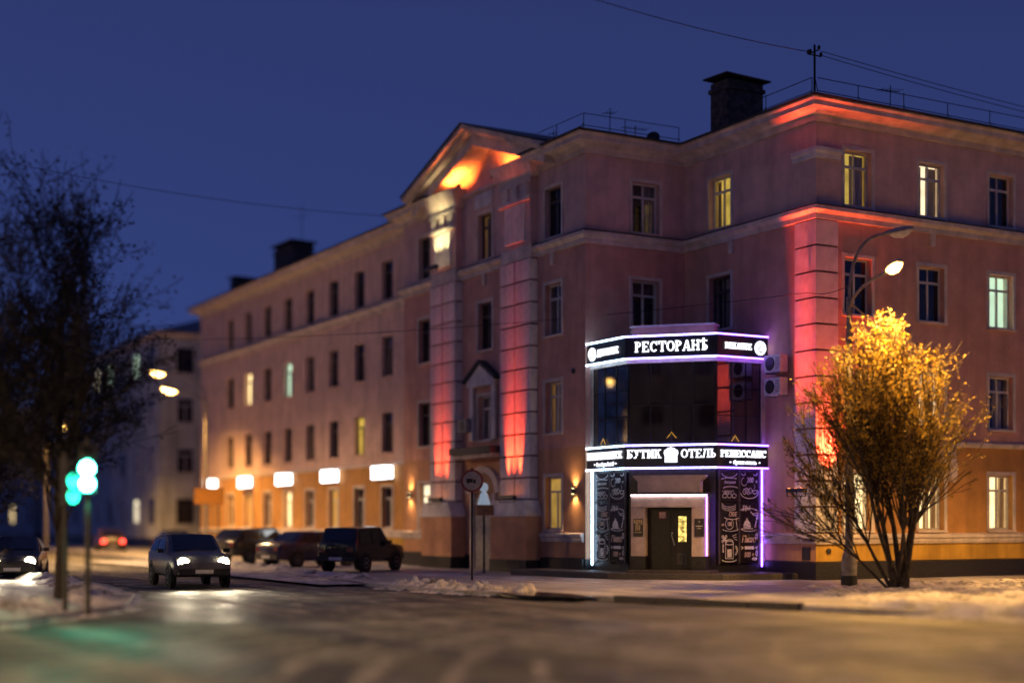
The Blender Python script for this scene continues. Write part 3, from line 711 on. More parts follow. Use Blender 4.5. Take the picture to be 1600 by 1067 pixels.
# ------------------------------------------------------------------ glazed entrance pavilion in the notch
P0, P1, P2, P3 = (-3.93, 6.88), (-3.93, 4.63), (-1.98, 2.50), (0, 2.50)
PP = [P3, P2, P1, P0]
pv = thing('entrance_pavilion', 'dark glazed two storey corner entrance with neon edges and chalkboard panels', 'entrance', B)
LC = math.hypot(P2[0] - P1[0], P2[1] - P1[1])
FPL = T(*P1) @ Rz(-90); FPC = T(*P1) @ Rz(math.degrees(math.atan2(P2[1] - P1[1], P2[0] - P1[0]))); FPR = T(*P2)
FACES = ((FPL, -2.25, 0.0), (FPC, 0.0, LC), (FPR, 0.0, 1.98))
def insweep(name, m, d0, d1, z0, z1, path=PP):
    b = MB(); sweep(b, path, [(d0, z0), (d1, z0), (d1, z1), (d0, z1)]); return b.build(name, m, pv)
insweep('base_course', 'granite_black', -.25, .0, .1, .42)
insweep('cladding', 'cladding', -.30, -.06, .42, 3.56); insweep('lintel', 'paint_grey', -.3, -.02, 3.56, 4.34); insweep('cornice', 'portal_white', -.3, .05, 6.98, 7.12); insweep('cornice', 'cladding', -.3, .01, 7.12, 7.80)
b = MB(); b.quad([(*p, 7.78) for p in (P3, P2, P1, P0, (0, 6.88))]); b.build('roof', 'roof_metal', pv)
box('roof_parapet', 'plaster_lower', pv, .05, LC - .1, .25, .9, 7.79, 8.18, FPC); box('parapet_cap', 'trim_white', pv, .0, LC - .05, .2, .95, 8.182, 8.24, FPC)
# upper glazing: panes between mullions
for fi, (fr, s0, s1) in enumerate(FACES):
    n = (3, 4, 3)[fi]; a0, a1 = s0 + (.16 if fi == 0 else .04), s1 - (.16 if fi == 2 else .04)
    for i in range(n):
        x0, x1 = a0 + (a1 - a0) * i / n, a0 + (a1 - a0) * (i + 1) / n
        for z0, z1 in ((4.40, 5.25), (5.25, 6.12), (6.12, 6.98)) if fi != 1 else ((4.40, 5.6), (5.6, 6.98)):
            box('pane', 'tinted_glazing', pv, x0 + .012, x1 - .012, .028, .05, z0 + .012, z1 - .012, fr @ T((x0 + x1) / 2, 0, 0) @ Rz(random.uniform(-.25, .25)) @ T(-(x0 + x1) / 2, 0, 0))
            box('transom', 'plastic_black', pv, x0 + .02, x1 - .02, .012, .06, z0 - .014, z0 + .014, fr)
        box('mullion', 'plastic_black', pv, x0 - .016, x0 + .016, .008, .09, 4.38, 6.98, fr)
    box('mullion', 'plastic_black', pv, a1 - .016, a1 + .016, .008, .09, 4.38, 6.98, fr)
box('inner_wall', 'cladding', pv, -3.9, -.1, 5.6, 5.7, .2, 7.7)
for fr, x0, x1 in ((FPL, -2.25, -2.10), (FPR, 1.83, 1.98)):
    box('edge_post', 'portal_white', pv, x0, x1, -.05, .12, .42, 3.55, fr); box('edge_post', 'portal_white', pv, x0, x1, -.05, .12, 4.35, 6.975, fr)
# little garland arrows in the windows
for fr, s in ((FPL, -1.45), (FPC, LC * .5), (FPR, .75)):
    b = MB()
    for i in range(9):
        t = (i - 4) / 4; q = T(s + t * .14, -.03, 4.60 - abs(t) * .17 + (.12 if fr is FPC else 0)); b.box(-.009, .009, -.01, .01, -.009, .009, tf=q)
    tag(b.build('garland', 'garland', pv, fr), kind='stuff')
# neon uprights
for fr, s, m in ((FPL, -2.03, 'neon_white'), (FPR, 1.79, 'neon_violet')):
    b = MB(); b.tube([(s, -.10, .36), (s, -.10, 3.52)], .028, 8); b.build('neon_tube', m, pv, fr)
# chalkboards
def strokes(b, pts, t=.010, y=-.004):
    for (x0, z0), (x1, z1) in zip(pts, pts[1:]):
        dx, dz = x1 - x0, z1 - z0; l = math.hypot(dx, dz) or 1; nx, nz = -dz / l * t, dx / l * t; ex, ez = dx / l * t * .7, dz / l * t * .7
        strokes.k = (strokes.k + 1) % 40; yy = y - strokes.k * .0001
        b.quad([(x0 + nx - ex, yy, z0 + nz - ez), (x0 - nx - ex, yy, z0 - nz - ez), (x1 - nx + ex, yy, z1 - nz + ez), (x1 + nx + ex, yy, z1 + nz + ez)])
strokes.k = 0
def arc(cx, cz, rx, rz, a0, a1, n=10): return [(cx + rx * math.cos(rad(a0 + (a1 - a0) * i / n)), cz + rz * math.sin(rad(a0 + (a1 - a0) * i / n))) for i in range(n + 1)]
def chalk_art(i):                                           # unit panel -.38...38 x 0..0.94
    b = MB()
    if i == 0:
        strokes(b, arc(0, .95, .34, .20, 200, 340)); strokes(b, [(-.34, .70), (-.1, .74), (.3, .72)]); strokes(b, arc(.05, .40, .30, .06, 20, 170), .012)
        for k in range(4): strokes(b, [(-.32 + k * .05, .30 - k * .03), (-.20 + k * .12, .33), (-.1 + k * .1, .22)], .008)
        for k in range(3): strokes(b, arc(-.2 + k * .2, .16, .09, .07, 0, 330, 8), .009)
    elif i == 1:
        strokes(b, arc(-.22, .62, .12, .13, 90, 330), .010); strokes(b, arc(0, .25, .36, .17, 180, 360), .012)
        for k in range(4): strokes(b, arc(-.2 + k * .08, .30 + .03 * (k % 2), .07, .09, 0, 340, 8), .010)
        strokes(b, arc(.23, .33, .10, .10, 170, 370), .013); strokes(b, [(.12, .34), (.34, .34)], .012); strokes(b, arc(.35, .30, .04, .04, -90, 90, 6), .010); strokes(b, [(.2, .4), (.24, .46), (.2, .52)], .008)
        strokes(b, arc(-.25, .88, .08, .05, 180, 400, 6), .010); strokes(b, arc(.25, .88, .08, .05, 180, 400, 6), .010)
    elif i == 2:
        for k in range(3): strokes(b, arc(.0, .98 + k * -.06, .34, .18, 200, 320), .009)
        strokes(b, arc(.1, .52, .36, .12, 210, 330), .012); strokes(b, arc(.0, .25, .17, .17, 0, 360, 16), .008); strokes(b, [(.28, .40), (.33, .08)], .013); strokes(b, arc(.05, .1, .34, .08, 200, 340), .010)
    elif i == 3:
        strokes(b, arc(-.05, .66, .36, .10, 20, 160), .012); strokes(b, arc(.2, .66, .14, .08, 180, 420), .010); strokes(b, arc(.25, .58, .12, .05, 150, 400), .010)
        pts = [(-.25, .12)] + arc(-.10, .14, .16, .24, 165, 15, 8) + [(.06, .12)]
        b.quad([(x, -.006, z) for x, z in pts]); strokes(b, arc(-.10, .40, .03, .03, 0, 360, 8), .010); strokes(b, [(-.32, .10), (.14, .10)], .016); strokes(b, arc(-.02, .10, .34, .08, 190, 340), .010)
        strokes(b, [(.24, .14), (.32, .44)], .018); strokes(b, arc(.33, .47, .03, .06, 0, 360, 8), .012)
    elif i == 4:
        strokes(b, [(-.16, .62), (-.16, .14), (.16, .14), (.16, .62)], .012); strokes(b, arc(0, .64, .17, .06, 0, 360, 12), .013); strokes(b, arc(.22, .40, .12, .15, 70, -80), .016); strokes(b, arc(.22, .40, .08, .10, 70, -80), .010)
        b.quad([(-.09, -.006, .18), (.09, -.006, .18), (.09, -.006, .44), (-.09, -.006, .44)])
        strokes(b, arc(0, .10, .30, .06, 180, 360), .016); strokes(b, arc(0, .70, .13, .05, 0, 180), .014)
        for k in range(6): strokes(b, arc(-.28 + .07 * (k % 3), .84 - .09 * (k // 3) - .05 * (k % 2), .035, .045, 0, 360, 6), .013)
        for k in range(3): strokes(b, arc(-.26, .56 - k * .09, .025, .04, 0, 360, 6), .010)
        for k in range(3): strokes(b, [(.12 + k * .05, .86 - k * .05), (.30 + k * .01, .92 - k * .09)], .009)
    else:
        b.box(-.20, .20, -.008, -.006, .43, .53); strokes(b, [(-.34, .52), (-.26, .48), (-.34, .44)], .014); strokes(b, [(.34, .52), (.26, .48), (.34, .44)], .014)
        for z in (.86, .30): strokes(b, arc(.31, z, .035, .09, 0, 360, 8), .013)
        strokes(b, arc(.22, .12, .10, .03, 0, 360, 8), .014)
    return b.mesh('chalk_drawing', 'chalk')
ART = [chalk_art(i) for i in range(6)]
WORDS = {0: [('Завтраки', 0, .56, .085, .3, .95)], 1: [('200', .02, .60, .17, .12, .8), ('р.', .30, .60, .08, .1, .9)], 2: [('ОБЕ', .14, .50, .14, .12, .9), ('180', .0, .19, .14, 0, .7), ('от', -.28, .19, .09, 0, .8)], 3: [('ДЫ', -.14, .70, .15, -.05, 1)],
         5: [('Пиво', -.04, .66, .22, .25, .8), ('100', -.10, .18, .17, .15, .8), ('р.', .16, .24, .08, .1, .9)]}
for fr, xa, xb in ((FPL, -1.97, -.12), (FPR, .10, 1.73)):
    w_ = (xb - xa) / 2
    for i in range(6):
        c, r = i % 2, i // 2; cx = xa + w_ * (c + .5); z0 = 2.50 - r * 1.0
        p = box('chalkboard', 'chalkboard', pv, -w_ / 2 + .03, w_ / 2 - .03, 0, .07, 0, .94, fr @ T(cx, -.035, z0) @ Rz(random.uniform(-.4, .4)))
        sx = (w_ - .08) / .76
        tag(add('chalk_drawing', ART[i], p, Matrix.Diagonal((sx, 1, 1, 1))), kind='stuff')
        for t, x, z, h_, sh, kx in WORDS.get(i, ()):
            tag(add('chalk_lettering', text_mesh(t, h_, 'chalk_beer' if i in (2, 5) else 'chalk', .02, sh), p, T(x * sx, -.014, z) @ Matrix.Diagonal((sx * kx, 1, 1, 1))), kind='stuff')
    for k in range(3): box('mullion', 'frame_dark', pv, xa + w_ * k - .03, xa + w_ * k + .03, -.05, -.0, .44, 3.5, fr)
# platform in front
b = MB(); sweep(b, [(1.15, .55), (-1.2, .95), (-2.7, 1.2), (-5.2, 3.9), (-5.7, 6.4), (-6.1, 8.6)], [(-3.0, -.1), (.0, -.1), (.0, .16), (-.03, .20), (-3.0, .20)]); b.build('platform', 'granite_grey', pv)
b = MB(); sweep(b, [(-2.9, 1.55), (-4.75, 3.55)], [(-2.0, .2), (.0, .2), (.0, .28), (-2.0, .28)]); b.build('threshold', 'granite_grey', pv)
# portal on the chamfered face
por = T(LC / 2, 0, -.10); FPO = FPC @ por; hw_ = 1.22; dp = .55
def pb(name, m, x0, x1, d0, d1, z0, z1, parent=None): return box(name, m, parent or pv, x0, x1, -d1, -d0, z0, z1, FPO)
pb('portal_pier', 'portal_white', -hw_, -.76, .0, dp, .82, 2.38); pb('portal_pier', 'portal_white', .76, hw_, .0, dp, .82, 2.38)
pb('portal_pier_base', 'granite_black', -hw_ - .01, -.75, .0, dp + .01, .2, .815); pb('portal_pier_base', 'granite_black', .75, hw_ + .01, .0, dp + .01, .2, .815)
pb('portal_head', 'portal_white', -hw_, hw_, .0, dp, 2.385, 2.74); pb('door_lintel', 'trim', -.90, .90, dp - .1, dp + .07, 2.385, 2.44)
pb('portal_roof', 'frame_dark', -hw_ - .05, hw_ + .05, .0, dp + .06, 2.80, 2.86)
b = MB(); b.prism([(-1.02, 2.865), (1.02, 2.865), (1.02, 3.22), (1.18, 3.38), (1.18, 3.42), (-1.18, 3.42), (-1.18, 3.38), (-1.02, 3.22)], -.48, .0); b.build('portal_crown', 'portal_white', pv, FPO)
pb('portal_backing', 'cladding', -.76, .76, .0, .06, .2, 2.4)
b = MB(); b.box(-hw_, hw_, -dp - .05, -dp + .0, 2.745, 2.795); b.build('neon_tube', 'neon_warm', pv, FPO)
b = MB(); b.box(hw_ + .004, hw_ + .044, -dp - .02, -dp + .025, .84, 2.80); b.build('neon_tube', 'neon_violet', pv, FPO)
for sx in (-1, 1):
    x0, x1 = (-.74, .02) if sx < 0 else (.024, .74)
    dr = pb('door', 'door', x0, x1, .12, .19, .3, 2.37)
    mx = (x0 + x1) / 2
    b = MB(); t = .05
    for q in ((x0 + .03, x0 + .08, .34, 2.3), (x1 - .08, x1 - .03, .34, 2.3), (x0 + .08, x1 - .08, 1.02, 1.08), (x0 + .08, x1 - .08, .34, .40), (x0 + .08, x1 - .08, 2.24, 2.30)): b.box(q[0], q[1], -.205, -.191, q[2], q[3])
    b.build('moulding', 'door', dr)
    if sx > 0:
        b = MB(); b.box(mx - .12, mx + .14, -.20, -.192, 1.28, 2.10); b.build('stained_glass', 'stained', dr)
        b = MB()
        for k in range(9): b.box(-.10, .10, -.207, -.201, -.007, .007, tf=T(mx + .01 + .04 * math.sin(k * 2.4), 0, 1.33 + .09 * k) @ Ry(35 * (1 if k % 2 else -1)))
        tag(b.build('leading', 'frame_dark', dr), kind='stuff')
        b = MB(); b.box(mx - .16, mx + .16, -.215, -.192, .55, .92); b.build('door_panel', 'frame_dark', dr); b = MB(); b.box(mx - .08, mx + .08, -.225, -.216, .62, .85); b.build('door_panel', 'paint_dark', dr)
        b = MB(); b.tube([(x0 + .02, -.28, 1.52), (x0 + .13, -.28, 1.16)], .018, 8); b.lathe([(.03, 0), (.03, .07)], 10, tf=T(x0 + .04, -.20, 1.56) @ Rx(90)); b.lathe([(.026, 0), (.026, .08)], 10, tf=T(x0 + .12, -.20, 1.18) @ Rx(90)); b.build('door_handle', 'steel', dr)
    else:
        nt_ = MB(); nt_.box(mx - .02, mx + .22, -.20, -.192, 2.02, 2.30); n_ = nt_.build('notice', 'plaque_red', dr)
        b = MB()
        for k in range(5): b.box(mx + .0, mx + .20, -.204, -.201, 2.05 + k * .05, 2.08 + k * .05)
        tag(b.build('print', 'chalk', dr), kind='stuff')
pl = pb('plaque', 'plaque_dark', -1.14, -.82, dp, dp + .03, 1.45, 2.02)
b = MB()
for k in range(4): b.box(-1.12 + k * .075, -1.06 + k * .075, -dp - .036, -dp - .031, 1.86 - .03 * (k % 2), 1.99)
for k in range(3): b.box(-1.07 + k * .06, -1.03 + k * .06, -dp - .036, -dp - .031, 1.64, 1.83)
b.box(-1.10, -.86, -dp - .036, -dp - .031, 1.57, 1.60); tag(b.build('plaque_lettering', 'plaque_gold', pl), kind='stuff')
pl = pb('plaque', 'plaque_dark', .86, 1.16, dp, dp + .03, 1.45, 2.02)
b = MB(); b.box(.90, 1.12, -dp - .036, -dp - .031, 1.77, 1.80); b.box(.94, 1.08, -dp - .036, -dp - .031, 1.70, 1.72); b.box(.99, 1.03, -dp - .036, -dp - .031, 1.90, 1.95); tag(b.build('plaque_lettering', 'chalk', pl), kind='stuff')

# ------------------------------------------------------------------ fascia signs
def fascia(name, label, z0, z1, d=.17):
    t = thing(name, label, 'sign', B)
    b = MB(); sweep(b, PP, [(.015, z0), (d, z0), (d, z1), (.015, z1)]); b.build('board', 'sign_board', t)
    for zz in (z0 + .0, z1 - .0):
        for fi, (fr, s0, s1) in enumerate(FACES):
            e = d * math.tan(rad(22.5)); a = s0 - (.1 if fi == 0 else -(.0) + e) if fi else s0 - .06; c = s1 + (e if fi < 2 else .0)
            bb = MB(); bb.tube([(a if fi else s0 - .05, -d - .02, zz), (c, -d - .02, zz)], .027, 8)
            bb.build('neon_tube', ('neon_white', 'neon_blue', 'neon_violet')[fi], t, fr)
    return t, d
def emblem(t, fr, s, z, r, d):
    b = MB(); b.lathe([(r, 0), (r, .03), (r * .92, .045)], 24, tf=Rx(90)); e = b.build('emblem', 'letter_glow', t, fr @ T(s, -d, z))
    b = MB(); y = -.055
    strokes(b, arc(0, 0, r * .55, r * .6, 30, 300), .012, y); strokes(b, [(-r * .5, -r * .2), (0, r * .3), (r * .45, -r * .1)], .011, y); strokes(b, arc(r * .15, -r * .2, r * .4, r * .35, 120, 330), .011, y)
    strokes(b, arc(0, 0, r * .84, r * .84, 200, 330), .010, y)
    tag(b.build('emblem_drawing', 'sign_board', e), kind='stuff')
t, d = fascia('restaurant_sign', 'upper black sign band with white neon edges and restaurant lettering', 7.12, 7.84)
emblem(t, FPL, -1.90, 7.46, .225, d); letters('ДЕКАНТЕ', t, FPL @ T(-1.55, -d, 7.36), 1.25, .22)
letters('РЕСТОРАНѢ', t, FPC @ T(.26, -d, 7.32), 2.40, .34)
letters('DEKANTE', t, FPR @ T(.22, -d, 7.38), 1.08, .20); emblem(t, FPR, 1.66, 7.46, .23, d)
t, d = fascia('hotel_sign', 'lower black sign band above the door with hotel lettering and white emblem', 3.56, 4.30)
letters('RENAISSANCE', t, FPL @ T(-2.18, -d, 3.90), 2.1, .24); tag(add('small_lettering', text_mesh('•  boutique hotel  •', .125, 'letter_glow', .05, .1, .012), t, FPL @ T(-1.10, -d - .02, 3.68)), kind='stuff')
letters('БУТИК', t, FPC @ T(.0, -d, 3.88), 1.15, .28); letters('ОТЕЛЬ', t, FPC @ T(1.78, -d, 3.88), 1.15, .28)
b = MB(); pts = [(-.20, 0), (.20, 0), (.20, .22), (.235, .28), (.22, .38), (.15, .42), (.10, .46), (0, .49), (-.10, .46), (-.15, .42), (-.22, .38), (-.235, .28), (-.20, .22)]
b.prism(pts, -.045, 0); b.build('emblem', 'letter_glow', t, FPC @ T(1.46, -d, 3.74))
letters('РЕНЕССАНС', t, FPR @ T(.04, -d, 3.90), 1.86, .23); tag(add('small_lettering', text_mesh('•  бутик отель  •', .12, 'letter_glow', .04, .1, .012), t, FPR @ T(1.02, -d - .02, 3.68)), kind='stuff')

# ------------------------------------------------------------------ fittings on the facade
def flood(label, fr, s, d, z, power, color=(1, .10, .045), angle=38, tilt=8, lens='led_red', blend=.8, aim=0, cells=(0,), hw_=.11):
    t = thing('floodlight', label, 'floodlight', B @ fr @ T(s, -d, z), 'facade floodlights')
    H = Rx(tilt) @ Ry(aim)
    b = MB(); b.box(-hw_, hw_, -.075, .075, .0, .12, tf=H); b.build('housing', 'paint_dark', t)
    for c in cells:
        b = MB(); b.box(c - .06, c + .06, -.05, .05, .121, .126, tf=H); b.build('lens', lens, t)
        lamp('beam', 'SPOT', H @ T(c, 0, .16) @ Rx(180), color, power / len(cells), t, .05, angle, blend)
    b = MB(); b.box(-hw_ - .025, -hw_ - .005, -.02, .02, -.12, .07); b.box(hw_ + .005, hw_ + .025, -.02, .02, -.12, .07); b.box(-hw_ - .025, hw_ + .025, -.02, .02, -.14, -.12); b.build('bracket', 'paint_dark', t)
RED = (1, .062, .018)
BAR = dict(cells=(-.42, 0, .42), hw_=.55)
flood('red floodlight bar at the foot of the right portico pilaster', FA, -4.28, .66, 2.66, 9500, RED, 22, -9.5, blend=1, **BAR)
flood('red floodlight bar at the foot of the left portico pilaster', FA, -10.13, .66, 2.66, 5500, RED, 22, -9.5, blend=1, **BAR)
flood('red floodlight low on the street face of the corner quoins', FN2, -.44, .42, 2.75, 25000, RED, 12, -3.2, blend=1, cells=(-.30, 0, .30), hw_=.42)
flood('red floodlight low on the right face of the corner quoins, behind the bush', FR, .42, .52, 2.95, 4200, RED, 60, -16, blend=1)
flood('orange floodlight on the left cornice block inside the open pediment', FA, -9.25, .26, 14.86, 480, (1, .17, .022), 150, -20, aim=-10, blend=1, cells=(-.3, .3), hw_=.42)
flood('orange floodlight on the right cornice block inside the open pediment', FA, -5.75, .26, 14.86, 480, (1, .17, .022), 150, -20, aim=10, blend=1, cells=(-.3, .3), hw_=.42)
flood('warm white floodlight below the left attic panel of the portico', FA, -10.13, .86, 11.84, 700, (1, .85, .38), 40, -17, 'led_warm', cells=(-.45, 0, .45), hw_=.55)
def sconce(label, s, z):
    t = thing('wall_sconce', label, 'wall lamp', B @ FA @ T(s, -.0, z), 'up and down wall lamps')
    b = MB(); b.lathe([(.05, -.09), (.055, -.05), (.055, .05), (.05, .09)], 12, tf=T(0, -.12, 0)); b.build('housing', 'paint_dark', t)
    b = MB(); b.box(-.02, .02, -.07, 0, -.03, .03); b.build('arm', 'paint_dark', t)
    for sg in (1, -1):
        b = MB(); b.lathe([(.04, sg * .091), (.04, sg * .095)], 12, tf=T(0, -.12, 0)); b.build('lens', 'led_warm', t)
        lamp('beam', 'SPOT', T(0, -.13, sg * .10) @ Rx(180 if sg > 0 else 0) @ Rx(-8 * sg), (1, .58, .20), 75, t, .03, 115, 1)
sconce('up and down wall lamp between window and neon upright of the entrance', -.62, 2.87)
sconce('up and down wall lamp left of the portico near the lit shop window', -13.7, 2.95)
for k, u in enumerate((18.3, 24.5, 30.8, 37.0, 43.2)):
    t = thing('lightbox_sign', ('glowing white lightbox sign nearest the portico', 'second glowing white lightbox sign from the portico', 'middle one of the five glowing white lightbox signs', 'fourth glowing white lightbox sign from the portico', 'farthest glowing white lightbox sign, above the orange panel')[k], 'sign', B @ FF @ T(-u, 0, 4.05), 'lightbox signs on the far wing')
    hb = (.92, .84, .88, .8, .86)[k]; box('housing', 'paint_white', t, -hb, hb, -.30, -.02, -.33, .33); box('face', 'lightbox', t, -hb + .05, hb - .05, -.312, -.302, -.29, .29); box('side_face', 'lightbox', t, hb + .002, hb + .01, -.27, -.06, -.28, .28)
def aircon(label, s, z):
    t = thing('air_conditioner', label, 'air conditioner', B @ FN2 @ T(s, 0, z), 'air conditioner units')
    b = MB(); b.box(-.40, .40, -.42, -.10, 0, .55); b.build('casing', 'paint_white', t)
    b = MB(); b.lathe([(.22, 0), (.22, .02), (.19, .03)], 20, tf=T(-.1, -.42, .27) @ Rx(90)); b.build('fan_guard', 'paint_dark', t)
    for x in (-.3, .3): box('bracket', 'paint_grey', t, x - .02, x + .02, -.42, 0, -.05, -.002)
    for k in range(5): box('louvre', 'paint_grey', t, .18, .36, -.428, -.421, .1 + k * .08, .13 + k * .08)
aircon('upper white air conditioner unit between the neon sign and red quoins', -1.62, 6.62)
aircon('lower white air conditioner unit between the neon sign and red quoins', -1.62, 5.88)
t = thing('air_conditioner', 'dark air conditioner beside the pedimented window of the portico', 'air conditioner', B @ FA @ T(-8.35, 0, 5.3))
box('casing', 'paint_grey', t, -.36, .36, -.40, -.08, 0, .5); b = MB(); b.lathe([(.2, 0), (.2, .03)], 16, tf=T(0, -.40, .25) @ Rx(90)); b.build('fan_guard', 'paint_dark', t)

# ------------------------------------------------------------------ roof railing, mast, aerials, wires
def railing(label, pts, z0, gap=2.0, h=.75):
    t = thing('roof_railing', label, 'railing', B, 'roof railings')
    for k in (.45, 1.0):
        b = MB(); b.tube([(x, y, z0 + h * k + .02 * math.sin(i * 3 + k)) for i, (x, y) in enumerate(pts)], .014, 5); b.build('rail', 'wire', t)
    for (x0, y0), (x1, y1) in zip(pts, pts[1:]):
        L = math.hypot(x1 - x0, y1 - y0); n = max(1, round(L / gap))
        for i in range(n):
            f = (i + .5 * (0 if i == 0 else .3)) / n; x, y = x0 + (x1 - x0) * f, y0 + (y1 - y0) * f; lean = .05 * math.sin(i * 5 + x)
            b = MB(); b.tube([(x, y, z0 - .15), (x + lean, y + lean, z0 + h * 1.02)], .014, 5); b.build('post', 'wire', t)
            b = MB(); dx, dy = (y1 - y0) / L * .3, -(x1 - x0) / L * .3; b.tube([(x + dx * -1, y + dy * -1, z0 - .1), (x, y, z0 + h * .55)], .010, 4); b.build('brace', 'wire', t)
railing('thin iron roof railing along the right facade eaves beside the mast', [(22, .15), (.2, .15)], 15.02)
railing('thin iron roof railing between the corner mast and the brick chimney', [(.1, .3), (.1, 4.2)], 15.02)
railing('thin iron roof railing above the notch, left of the brick chimney', [(-.1, 7.1), (-4.1, 7.1), (-4.1, 10.2)], 15.02)
t = thing('roof_mast', 'dark insulator mast on the roof corner above the red cornice', 'mast', B @ T(.25, .35, 14.9))
b = MB(); b.tube([(0, 0, 0), (0, 0, 1.95)], .035, 8); b.build('pole', 'wire', t)
b = MB(); b.tube([(-.28, 0, 1.62), (.28, 0, 1.62)], .022, 6); b.tube([(0, -.22, 1.74), (0, .22, 1.74)], .022, 6); b.build('crossarm', 'wire', t)
for x, y, z in ((-.26, 0, 1.62), (.26, 0, 1.62), (0, -.2, 1.74), (0, .2, 1.74)):
    b = MB(); b.lathe([(.02, 0), (.05, .03), (.05, .09), (.02, .14)], 8, tf=T(x, y, z)); b.build('insulator', 'paint_dark', t)
b = MB(); b.tube([(0, 0, 1.0), (.35, .1, 0)], .014, 5); b.build('stay', 'wire', t)
def aerial(label, x, y, h, n, spread, z=15.0):
    t = thing('aerial', label, 'aerial', B @ T(x, y, z), 'roof aerials')
    b = MB(); b.tube([(0, 0, 0), (0.02, 0, h)], .016, 5); b.build('mast', 'wire', t)
    b = MB(); b.tube([(-spread, 0, h * .82), (spread, .1, h * .9)], .011, 5); b.build('boom', 'wire', t)
    for k in range(n):
        f = -1 + 2 * (k + .5) / n; b = MB(); b.tube([(spread * f, -.22, h * (.86 + .04 * f)), (spread * f, .22, h * (.86 + .04 * f))], .008, 4); b.build('element', 'wire', t)
aerial('comb aerial on the roof railing halfway along the right facade', 3.7, .6, 1.15, 5, .5)
aerial('leaning aerial on the notch roof left of the brick chimney', -1.7, 7.5, .75, 6, .55); aerial('tall aerial stick on the notch roof', -2.7, 7.6, 1.25, 3, .3)
aerial('small aerial on the roof behind the pediment', -3.6, 9.9, .9, 2, .2); aerial('tall aerial rising behind the chimney of the far wing', -.5, 42.6, 4.8, 4, .45)
t = thing('satellite_dish', 'small satellite dish lying low on the notch roof', 'satellite dish', B @ T(-1.05, 7.3, 15.0))
b = MB(); b.lathe([(.02, 0), (.12, .02), (.2, .07), (.24, .12), (.2, .08), (.02, .01)], 16, tf=T(0, 0, .3) @ Rz(-40) @ Rx(70)); b.build('dish', 'paint_dark', t); b = MB(); b.tube([(0, 0, 0), (0, 0, .3)], .02, 6); b.build('stand', 'wire', t)
def wire(label, a, b_, sag, r=.012, n=24):
    a, b_ = Vector(a), Vector(b_); m = MB()
    m.tube([a.lerp(b_, i / n) - Vector((0, 0, sag * 4 * (i / n) * (1 - i / n))) for i in range(n + 1)], r, 4)
    return tag(m.build('overhead_wire', 'wire'), label, 'wire', 'overhead wires')
mt = loc2w(.25, .35, 16.6)
wire('overhead wire from the roof mast rising to the upper left of the sky', mt, (-6.5, 26, 14.2), .5)
wire('upper overhead wire from the roof mast along the right facade eaves', mt + Vector((.2, 0, .05)), loc2w(24, .5, 16.2), .25)
wire('lower overhead wire from the roof mast along the right facade eaves', mt + Vector((.2, 0, -.08)), loc2w(24, .3, 16.0), .3)
wq = loc2w(-.1, .25, 9.0)
wire('long thin cable crossing the facade from the far left to the corner quoins', wq, (-26, 70, 10.8), .7, .011, 40)
wire('short cable from the corner quoins to the street lamp pole', wq, (9.62, 41.2, 8.55), .12, .011)
wire('faint cable crossing the sky above the left trees', (-24, 48, 15.5), (-2.5, 64, 15.2), .8, .012, 30)

# ------------------------------------------------------------------ street lamps
def bez(p0, p1, p2, n=9): return [tuple(Vector(p0) * (1 - t) ** 2 + Vector(p1) * 2 * t * (1 - t) + Vector(p2) * t * t) for t in [i / n for i in range(n + 1)]]
def lamp_head(t, p, ang, lit, lens, power, color, pitch=-12, size=1.0, cone=150):
    H = T(*p) @ Rz(ang) @ Ry(pitch) @ Matrix.Scale(size, 4)
    secs = [(-.06, .05, .05), (.08, .09, .08), (.28, .15, .11), (.52, .16, .10), (.70, .09, .06)]
    b = MB(); n = 12; rings = []
    for x, hw_, hh in secs:
        base = len(b.v); rings.append(base)
        for k in range(n):
            a = 2 * math.pi * k / n; b.v.append((x, hw_ * math.cos(a), max(-.02, hh * math.sin(a))))
    for r0, r1 in zip(rings, rings[1:]):
        for k in range(n): l = (k + 1) % n; b.f.append((r0 + k, r0 + l, r1 + l, r1 + k)); b.m.append(0)
    b.f += [tuple(rings[0] + k for k in range(n)), tuple(rings[-1] + k for k in range(n))]; b.m += [0, 0]
    hd = b.build('lamp_head', 'paint_grey', t, H, smooth=True)
    b = MB(); prof = []
    for x, hw_, z in ((.10, .07, -.04), (.22, .12, -.14), (.40, .14, -.18), (.56, .12, -.13), (.66, .06, -.04)):
        base = len(b.v)
        for k in range(7): a = math.pi * k / 6; b.v.append((x, hw_ * math.cos(a), -.022 + (z + .02) * math.sin(a)))
        prof.append(base)
    for r0, r1 in zip(prof, prof[1:]):
        for k in range(6): b.f.append((r0 + k, r0 + k + 1, r1 + k + 1, r1 + k)); b.m.append(0)
    b.build('lens', lens if lit else 'paint_white', hd, None, smooth=True)
    if lit: lamp('light', 'SPOT', H @ T(.38, 0, -.2), color, power, t, .12, cone, .55)
